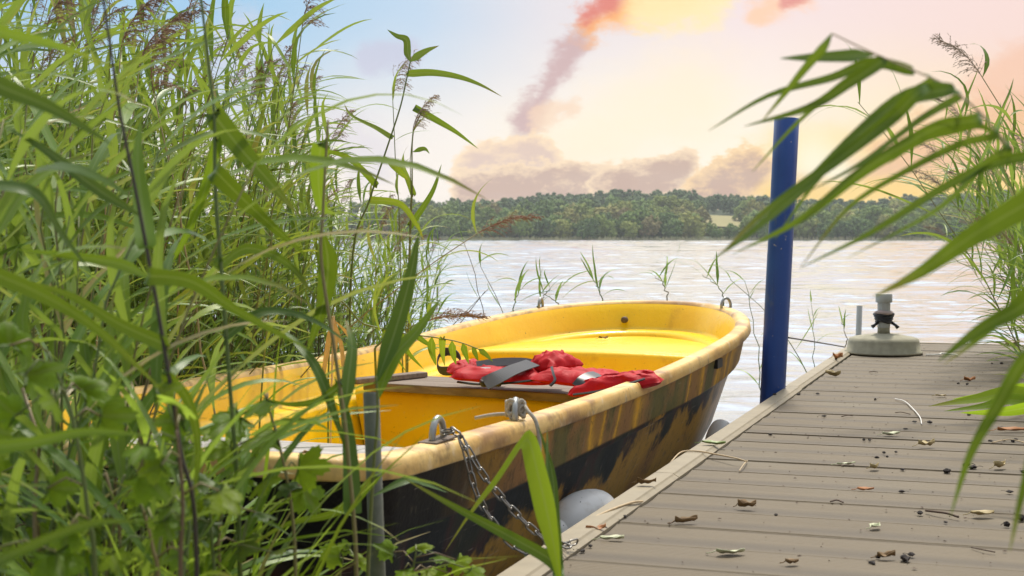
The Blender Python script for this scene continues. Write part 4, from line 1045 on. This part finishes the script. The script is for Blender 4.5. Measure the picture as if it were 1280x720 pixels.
wl = [(620, 400, 600, 330), (596, 395, 580, 300), (640, 395, 652, 360), (672, 388, 690, 360), (700, 386, 676, 366), (752, 380, 742, 350), (835, 372, 818, 345), (905, 378, 878, 343), (945, 400, 915, 345), (940, 430, 930, 350)]
wlab = ['slender water reed standing behind the far rail near the bed', 'slender water reed close to the reed bed edge', 'short reed sprig behind the rail beside the eyelet', 'bent reed sprig over the water behind the boat', 'thin reed sprig leaning left behind the rail', 'short two bladed reed sprig behind the rail', 'single green blade sprig behind the bow rail', 'leaning reed sprig left of the blue post', 'second leafy reed sprig leaning beside the blue post', 'upright reed sprig touching the bow']
for k, (a, b, c, d_) in enumerate(wl):
    single(wlab[k], (a, b), (c, d_), 8.3, 6, False, 920 + k, .016, .24, wind=WIND * (.6 if k < 6 else -.3), start=.3)
single('thin reed standing in open water right of the blue post', (1017, 470), (1014, 378), 9.6, 4, False, 940, .010, .22, wind=WIND * .2, start=.6)
single('small reed shoot in the water before the parasol stand', (1058, 435), (1052, 402), 9.4, 3, False, 941, .012, .17, wind=WIND * .1, start=.7)
# reed clump right of the jetty, bowed towards the boat
def right_clump():
    rr = random.Random(77); Wl = Vector((-.9, -.1, 0))
    RQ = [make_reed(500 + k, 2.0, Vector((-rr.uniform(.35, .8), rr.uniform(-.15, .15), 0)), 19, k % 3 == 0, ('stem', 'reed', 'plume_pale'), lw=.021, ll=.50, wind=Wl * rr.uniform(.5, .9), start=.3) for k in range(7)]
    n = 0
    for i in range(40):
        y = rr.uniform(5.2, 8.6); xr = D((y - DE.y) / DD.y, DWID).x; x = max(xr + .02, y * .36 + .10) + abs(rr.gauss(0, .35)); h = rr.uniform(1.25, 1.85)
        put_reed(rr.choice(RQ), (x, y, -.15), rr.gauss(0, .25), h / 2, 'green reed of the clump leaning over the right side of the jetty', 'reeds right of the jetty', (rr.gauss(0, .05), rr.gauss(-.04, .05)))
    single('reed with a silvery feathery head arching in above the jetty end', (1330, 380), (1225, 78), 5.0, 9, True, 950, .022, .42, ('stem', 'reed', 'plume_pale'), Wl * .7, .35)
    single('reed with a drooping dark head over the jetty end', (1340, 480), (1265, 300), 6.0, 7, True, 951, .018, .34, ('stem', 'reed', 'plume'), Wl * .7, .3)
    single('reed leaning far out over the water behind the jetty', (1300, 420), (1195, 315), 7.5, 8, False, 952, .015, .30, ('stem', 'reed', 'plume'), Wl * .8, .2)
    single('reed with narrow leaves drooping to the jetty end', (1330, 440), (1240, 330), 7.0, 10, False, 953, .016, .36, ('stem', 'reed', 'plume'), Wl * .7, .15)
right_clump()

# ------------------------------------------------------------------ near plants, out of focus
def near_reed(name, label, stem, leaves, d, mats=('stem', 'reed_near'), r=.0032, ground=True, cat='reed', tip=True):
    """stem and leaves drawn through photo pixels at real depth; stem list is (x,y[,depth])"""
    P = [W(q[0], q[1], q[2] if len(q) > 2 else d) for q in stem]
    if ground: P.append(Vector((P[-1].x - .02, P[-1].y + .02, .05)))
    base = P[-1].copy(); o = thing(name, label, cat, base); mb = MB(); S = spline(P, 40)
    tube(mb, [p - base for p in S], [r * (.55 + .55 * i / 39) for i in range(40)], 8); mb.build('stem', M[mats[0]], o)
    for lf in leaves:
        pts, w = lf[0], lf[1]; dd = lf[2] if len(lf) > 2 else d; mt = lf[3] if len(lf) > 3 else mats[1]
        Q = [W(q[0], q[1], q[2] if len(q) > 2 else dd + .03 * i) for i, q in enumerate(pts)]
        j = min(S, key=lambda s: (s - Q[0]).length); Q = [j] + Q if (j - Q[0]).length > .004 else Q
        mid = sum((q for q in Q), Vector()) / len(Q); view = (mid - Vector((0, 0, CZ))).normalized()
        C = [p - base for p in spline(Q, 26)]; t = (C[-1] - C[0]).normalized(); side = view.cross(t) + view * R.uniform(-.5, .5)
        lm = MB(); ribbon(lm, C, blade_w(w * dd / F * 1.25), side, .22, twist=R.uniform(-.5, .5)); lm.build('leaf', M[mt], o)
    return o
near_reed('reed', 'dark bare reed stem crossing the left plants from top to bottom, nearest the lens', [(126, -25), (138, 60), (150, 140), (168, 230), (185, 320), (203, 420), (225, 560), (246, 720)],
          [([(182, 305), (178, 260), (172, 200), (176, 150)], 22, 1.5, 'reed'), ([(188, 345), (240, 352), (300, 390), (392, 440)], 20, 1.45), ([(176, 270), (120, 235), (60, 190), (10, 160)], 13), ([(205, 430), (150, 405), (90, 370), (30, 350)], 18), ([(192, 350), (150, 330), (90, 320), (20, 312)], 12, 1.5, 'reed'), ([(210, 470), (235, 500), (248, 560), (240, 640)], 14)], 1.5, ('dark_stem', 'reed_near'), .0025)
near_reed('reed', 'reed outside the left border with long dark blades crossing the upper left', [(-40, 20), (-45, 140), (-42, 400), (-30, 700)],
          [([(-40, 90), (10, 112), (70, 138), (142, 182)], 24, 1.2), ([(-40, 30), (10, 42), (70, 56), (138, 82)], 15, 1.2, 'reed'), ([(-42, 330), (40, 362), (120, 410), (205, 490)], 20, 1.3), ([(-44, 230), (40, 240), (75, 290), (112, 338)], 17, 1.4), ([(-40, 560), (30, 555), (110, 540), (190, 545)], 16, 1.2, 'reed'), ([(-40, 720), (20, 690), (110, 655), (180, 652)], 16, 1.1)], 1.25)
near_reed('reed', 'reed with two broad bright blades slanting down through the middle of the bed', [(248, -30), (262, 90), (268, 150), (270, 250), (285, 450), (300, 720)],
          [([(268, 145), (300, 185), (335, 225), (372, 268)], 24, 1.9), ([(270, 215), (300, 245), (340, 282), (386, 322)], 22, 1.8), ([(275, 330), (310, 310), (360, 330), (400, 380)], 14), ([(282, 420), (330, 390), (390, 400), (450, 440)], 12), ([(272, 180), (255, 240), (230, 300), (200, 350)], 12, 1.9, 'reed')], 1.9, ('stem', 'reed_near'), .003)
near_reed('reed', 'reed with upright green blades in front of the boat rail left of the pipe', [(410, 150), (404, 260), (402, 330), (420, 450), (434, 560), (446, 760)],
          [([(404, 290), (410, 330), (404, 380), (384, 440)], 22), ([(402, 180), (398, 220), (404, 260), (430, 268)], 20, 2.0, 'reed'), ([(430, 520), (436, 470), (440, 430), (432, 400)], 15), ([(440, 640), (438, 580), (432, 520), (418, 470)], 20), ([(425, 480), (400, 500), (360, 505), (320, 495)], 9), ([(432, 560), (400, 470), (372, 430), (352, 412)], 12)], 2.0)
near_reed('reed', 'reed with a pair of pointed blades before the wooden thwart', [(470, 470), (472, 520), (466, 600), (458, 760)],
          [([(470, 480), (492, 420), (512, 350), (524, 288)], 20, 2.1), ([(472, 500), (490, 450), (520, 415), (552, 372)], 17, 2.1, 'reed'), ([(466, 600), (420, 640), (360, 655), (300, 690)], 10), ([(466, 620), (510, 600), (530, 605), (560, 616)], 9)], 2.1)
near_reed('reed', 'reed with a bright folded blade standing in front of the chain', [(700, 740), (712, 800)],
          [([(702, 738), (694, 690), (684, 640), (672, 590), (661, 551), (648, 562), (622, 600), (590, 640), (556, 690)], 27, 1.9, 'weed'), ([(694, 705), (640, 672), (580, 640), (505, 598)], 14, 1.95), ([(698, 720), (694, 650), (690, 590), (672, 530)], 12, 2.1), ([(698, 720), (686, 640), (684, 575), (684, 535)], 8, 2.1)], 1.9, ground=True)
# bent reed from the right, its leaves streaming over the lake
near_reed('reed', 'bent reed arching in over the jetty with leaves streaming towards the blue post', [(1040, 42, 1.25), (1093, 67, 1.25), (1140, 87, 1.24), (1190, 112, 1.22), (1250, 170, 1.22), (1330, 300, 1.3), (1500, 620, 1.5), (1800, 1200, 1.8)],
          [([(1093, 68), (1060, 70), (1015, 72), (975, 73)], 14, 1.25), ([(1140, 88), (1090, 78), (1040, 97), (960, 120), (885, 164)], 12, 1.25), ([(1100, 78), (1062, 103), (1012, 134), (930, 158)], 15, 1.25), ([(1028, 60), (1004, 88), (980, 118), (952, 152)], 10, 1.25),
           ([(1190, 112), (1130, 124), (1070, 172), (1000, 240), (940, 290), (890, 325)], 19, 1.2), ([(1145, 118), (1112, 150), (1040, 205), (960, 262), (900, 318)], 16, 1.2), ([(1220, 150), (1170, 160), (1080, 212), (1000, 274), (915, 318)], 20, 1.18), ([(1245, 168), (1200, 180), (1130, 215), (1060, 260), (1000, 335)], 9, 1.2), ([(1120, 80), (1070, 92), (1000, 150), (940, 215)], 8, 1.3), ([(1165, 100), (1110, 135), (1030, 215), (968, 300)], 9, 1.28), ([(1200, 120), (1150, 150), (1075, 205), (1010, 240)], 9, 1.25), ([(1235, 160), (1190, 165), (1150, 178), (1110, 205)], 7, 1.3), ([(1260, 185), (1230, 205), (1170, 262), (1060, 322)], 12, 1.2)], 1.22, ('straw', 'reed_near'), r=.0013, ground=False)
near_reed('reed', 'bent reed at the right border whose very broad blade points at the parasol stand', [(1290, 150, 1.2), (1310, 210, 1.15), (1340, 320, 1.15), (1380, 480, 1.2), (1500, 800, 1.4), (1750, 1300, 1.7)],
          [([(1312, 240), (1270, 262), (1210, 298), (1150, 340), (1090, 372)], 30, 1.1), ([(1300, 190), (1240, 205), (1170, 240), (1090, 290), (1000, 335)], 12, 1.2), ([(1330, 300), (1290, 372), (1225, 412), (1172, 452)], 24, 1.1), ([(1345, 330), (1300, 345), (1240, 410), (1180, 455)], 10, 1.15), ([(1360, 420), (1290, 440), (1245, 510), (1212, 570), (1188, 645)], 18, 1.05), ([(1375, 480), (1305, 540), (1280, 610), (1262, 690)], 16, 1.0), ([(1300, 180), (1285, 230), (1262, 262), (1200, 290)], 10, 1.3)], 1.15, r=.0026, ground=False)
near_reed('reed', 'reed with sharp green blades lying over the deck at the right border', [(1292, 505, 3.6), (1330, 500, 3.7), (1420, 480, 3.8), (1600, 560, 4.2), (1750, 800, 4.2)],
          [([(1300, 500), (1260, 492), (1215, 500), (1160, 508)], 20, 3.6), ([(1300, 505), (1260, 500), (1230, 508), (1180, 514)], 16, 3.55), ([(1310, 503), (1270, 512), (1240, 515), (1200, 516)], 14, 3.5), ([(1310, 500), (1280, 485), (1250, 490), (1190, 499)], 12, 3.65)], 3.6, ('stem', 'weed'), r=.003, ground=False)
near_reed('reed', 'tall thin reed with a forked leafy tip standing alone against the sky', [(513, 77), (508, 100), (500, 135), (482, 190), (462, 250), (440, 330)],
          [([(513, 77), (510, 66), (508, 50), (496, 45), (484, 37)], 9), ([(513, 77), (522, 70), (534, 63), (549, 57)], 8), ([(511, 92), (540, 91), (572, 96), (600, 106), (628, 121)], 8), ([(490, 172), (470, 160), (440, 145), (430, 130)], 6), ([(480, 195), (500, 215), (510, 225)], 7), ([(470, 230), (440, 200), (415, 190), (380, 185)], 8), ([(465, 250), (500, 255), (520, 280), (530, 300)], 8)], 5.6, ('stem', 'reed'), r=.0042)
near_reed('reed', 'slim reed whose single long leaf hangs down to the right over the sky', [(527, 140), (516, 170), (515, 240), (512, 330)],
          [([(518, 135), (545, 150), (570, 165), (598, 186)], 8), ([(516, 190), (530, 186), (537, 192)], 5), ([(516, 240), (500, 205), (480, 200)], 7), ([(514, 280), (540, 240), (552, 205)], 8)], 6.0, ('stem', 'reed'), r=.004)
near_reed('reed', 'reed bowed over the yellow rail with a comb of narrow leaves hanging into the boat', [(602, 438), (575, 428), (545, 422), (500, 416), (455, 405), (415, 392)],
          [([(598, 436), (606, 442), (616, 452)], 6), ([(590, 433), (594, 442), (598, 452)], 6), ([(578, 429), (581, 440), (586, 455)], 7), ([(565, 426), (566, 440), (570, 456)], 8), ([(553, 424), (553, 440), (556, 458)], 8), ([(540, 421), (540, 438), (545, 457)], 9), ([(520, 419), (532, 428), (547, 437)], 7), ([(500, 416), (510, 440), (530, 462)], 7), ([(480, 412), (490, 438), (508, 465)], 6)], 4.75, ('stem', 'reed'), r=.003, ground=True)
near_reed('reed', 'dry beige reed leaves drooping down the inside of the yellow rail', [(415, 395), (418, 405), (416, 420)],
          [([(415, 398), (410, 430), (404, 470), (402, 500)], 6), ([(418, 398), (428, 440), (430, 500), (424, 555)], 5), ([(418, 400), (436, 420), (440, 446), (432, 460)], 4), ([(416, 398), (420, 430), (416, 460)], 4)], 4.3, ('straw', 'straw'), r=.003)
# broad leaved weeds on the bank
def lobed(mb, c, nrm, up, size, rr):
    n = nrm.normalized(); u = (up - n * up.dot(n)); u = u.normalized() if u.length > 1e-4 else n.orthogonal(); s = u.cross(n); K = 44; vs = [c]; uv = [(.5, .1)]
    for k in range(K):
        a = 2 * math.pi * k / K - math.pi / 2; lob = .58 + .42 * abs(math.cos(2.5 * (a - math.pi / 2))) ** .8; tooth = 1 + .07 * (1 if k % 2 else -1)
        r = size * lob * tooth * (1. if math.sin(a) > -.75 else .35)
        p = c + s * (r * math.cos(a) * .95) + u * (r * math.sin(a) + size * .35) - n * (r / size) ** 2 * size * .22; vs.append(p); uv.append((.5 + .5 * math.cos(a), .3))
    mb.add(vs, [(0, k + 1, (k + 1) % K + 1) for k in range(K)], uv)
def weed(label, stem, lv, d, mat='weed', cat='plant', name='broadleaf_weed', group=None):
    rr = random.Random(int(stem[0][0] * 7 + stem[0][1])); P = [W(x, y, d) for x, y in stem]; P.append(Vector((P[-1].x, P[-1].y, .12))); base = P[-1].copy()
    o = thing(name, label, cat, base, group=group); S = spline(P, 24); mb = MB(); tube(mb, [p - base for p in S], [.0016 + .0016 * i / 23 for i in range(24)], 6); fo = MB()
    for x, y, sz in lv:
        c = W(x, y, d + rr.uniform(-.06, .06)); j = min(S, key=lambda s: (s - c).length); tube(mb, [j - base, (j + c) / 2 - base + Vector((0, 0, .01)), c - base], .0012, 5)
        view = (Vector((0, 0, CZ)) - c).normalized(); nrm = view * rr.uniform(.4, 1.) + Vector((rr.gauss(0, .35), rr.gauss(0, .35), rr.uniform(.3, .9)))
        lobed(fo, c - base, nrm, Vector((rr.gauss(0, .7), rr.gauss(0, .3), rr.uniform(-1, .4))), sz * d / F, rr)
    mb.build('stem', M['stem'], o); fo.build('foliage', M[mat], o); return o
weed('climbing weed with big pale green lobed leaves at the left border beside the hidden stern', [(60, 440), (90, 520), (110, 640), (120, 760)], [(12, 432, 34), (30, 470, 38), (100, 488, 36), (125, 520, 34), (20, 520, 30), (70, 500, 30), (60, 610, 28), (85, 660, 30)], 1.5)
weed('lobed leaf weed in front of the stern seat left of the pipe', [(330, 490), (350, 560), (365, 640), (370, 760)], [(300, 520, 34), (335, 500, 28), (345, 545, 34), (372, 585, 34), (378, 610, 28), (290, 560, 26), (330, 600, 26)], 1.9)
weed('low weed with scalloped bright leaves at the foot of the pipe', [(430, 690), (425, 720), (420, 780)], [(402, 690, 16), (425, 695, 18), (445, 700, 16), (438, 685, 13)], 2.2)
weed('patch of bright scalloped leaves at the jetty corner right of the pipe', [(520, 690), (515, 720), (505, 780)], [(492, 690, 20), (520, 688, 20), (548, 694, 20), (570, 700, 18), (588, 712, 18), (505, 712, 18), (535, 712, 18), (560, 716, 16)], 2.25)
weed('weed with a yellowish flower cluster low in the dark left corner', [(170, 610), (190, 680), (200, 780)], [(178, 640, 14), (170, 625, 12), (190, 648, 13), (182, 655, 11), (230, 690, 24), (140, 690, 24), (215, 650, 18)], 1.6, 'weed')
0 and weed('weed with leaves coloured dark for shade in the lower left corner', [(60, 600), (70, 680), (80, 780)], [(90, 622, 26), (40, 640, 26), (105, 680, 30), (30, 700, 30), (130, 640, 22), (10, 600, 26)], 1.5, 'shade_weed')
weed('weed with leaves coloured dark for shade before the stern between the grass blades', [(260, 610), (265, 680), (270, 780)], [(240, 600, 22), (285, 620, 24), (262, 650, 24), (300, 680, 24), (225, 660, 22), (340, 690, 22), (320, 640, 20)], 1.8, 'shade_weed')
def undergrowth():
    rr = random.Random(31); fo = MB()
    for i in range(520):
        y = rr.uniform(1.35, 2.35); x = y * rr.uniform(-.40, -.10); z = .12 + rr.random() ** 1.6 * .34
        if px((x, y, z))[0] > 400: continue
        if rr.random() < .3: continue
        fo_p = Vector((x, y, .1)); d = Vector((rr.gauss(.1, .6), rr.gauss(0, .6), rr.uniform(.5, 1.6)))
        P = grow(rr, fo_p, d, z * rr.uniform(.9, 1.7), rr.uniform(.3, 1.2), WIND * rr.uniform(0, .4), 8); ribbon(fo, P, blade_w(rr.uniform(.006, .014)), None, .2, twist=rr.uniform(-1, 1))
        if rr.random() < .2: lobed(fo, P[rr.randint(4, 8)], Vector((rr.gauss(0, .5), -.6, rr.uniform(.2, 1))), Vector((rr.gauss(0, 1), 0, rr.gauss(0, 1))), rr.uniform(.012, .03), rr)
    tag(fo.build('bank_undergrowth', M['shade_weed']), kind='stuff')
    fo = MB()
    for i in range(150):             # taller grass between the stern and the lens
        y = rr.uniform(1.5, 2.4); x = y * rr.uniform(-.39, -.20); d = Vector((rr.gauss(.15, .35), rr.gauss(0, .3), rr.uniform(1.2, 2.2)))
        P = grow(rr, Vector((x, y, .1)), d, rr.uniform(.40, .80), rr.uniform(.1, .9), WIND * rr.uniform(-.3, .4), 10); ribbon(fo, P, blade_w(rr.uniform(.007, .015)), None, .25, twist=rr.uniform(-1.3, 1.3))
    tag(fo.build('bank_grass', M['weed']), kind='stuff')
undergrowth()

def near_mass():
    """reeds on the bank between the lens and the stern, each its own plant"""
    rr = random.Random(88)
    NP = [make_reed(700 + k, 1.5, Vector((rr.uniform(.0, .25), rr.uniform(-.05, .1), 0)), 13, False, ('stem', 'reed'), lw=rr.uniform(.018, .030), ll=rr.uniform(.34, .5), wind=WIND * rr.uniform(.3, .9), start=.12) for k in range(6)]
    for i in range(36):
        y = rr.uniform(1.7, 3.1); xp = rr.uniform(-190, 130) - (60 if y > 2.8 else 0); p = W(xp, 400, y)
        yt = 60 + .6 * max(xp, 0) + abs(rr.gauss(0, 120)); h = CZ + (HZ - yt) * y / F
        put_reed(rr.choice(NP), (p.x, p.y, -.02), rr.gauss(0, .6), h / 1.5, 'green reed on the bank before the boat stern, softly out of focus', 'reeds on the bank before the stern', (rr.gauss(0, .06), rr.gauss(.02, .07)))
    for i in range(8):
        y = rr.uniform(1.4, 2.3); xp = rr.uniform(-20, 260); yb = rr.uniform(500, 640)
        lv = [(xp + rr.gauss(0, 38), yb + rr.gauss(0, 45), rr.uniform(18, 32) * 1.7 / y) for _ in range(rr.randint(6, 9))]
        weed('lobed leaf weed growing among the grass on the bank before the stern', [(xp, yb - 40), (xp + 8, yb + 50), (xp + 5, 760)], lv, y, rr.choice(['weed', 'weed', 'shade_weed']), group='lobed leaf weeds on the bank')
near_mass()
def low_reeds():
    """low leafy reed shoots along the bank in front of the stern"""
    rr = random.Random(91)
    NP = [make_reed(760 + k, .6, Vector((rr.uniform(-.05, .15), 0, 0)), 9, False, ('stem', 'weed' if k % 2 else 'reed'), lw=rr.uniform(.012, .018), ll=rr.uniform(.22, .34), wind=WIND * rr.uniform(-.2, .6), start=.1) for k in range(5)]
    for i in range(26):
        y = rr.uniform(1.55, 2.2); xp = rr.uniform(-10, 385); p = W(xp, 400, y); yt = rr.uniform(430, 590) if xp < 130 else rr.uniform(575, 660); h = CZ + (HZ - yt) * y / F
        put_reed(rr.choice(NP), (p.x, p.y, .0), rr.uniform(0, 6.3), h / .6, 'low leafy reed shoot on the bank right in front of the boat stern', 'low reed shoots before the stern', (rr.gauss(0, .1), rr.gauss(0, .1)), name='reed_shoot')
low_reeds()
def haze():
    m = bpy.data.materials.new('haze'); m.use_nodes = True; t = NT(m.node_tree); t.n.clear()
    o = t.add('ShaderNodeOutputMaterial'); v = t.add('ShaderNodeVolumePrincipled'); t.l.new(v.outputs[0], o.inputs['Volume'])
    v.inputs['Color'].default_value = (.86, .90, .95, 1); v.inputs['Density'].default_value = .0002; v.inputs['Anisotropy'].default_value = .2
    mb = MB(); box(mb, (-640, -30, -2.0), (720, 1440, 64)); tag(mb.build('haze', m, None, False), kind='stuff')
haze()
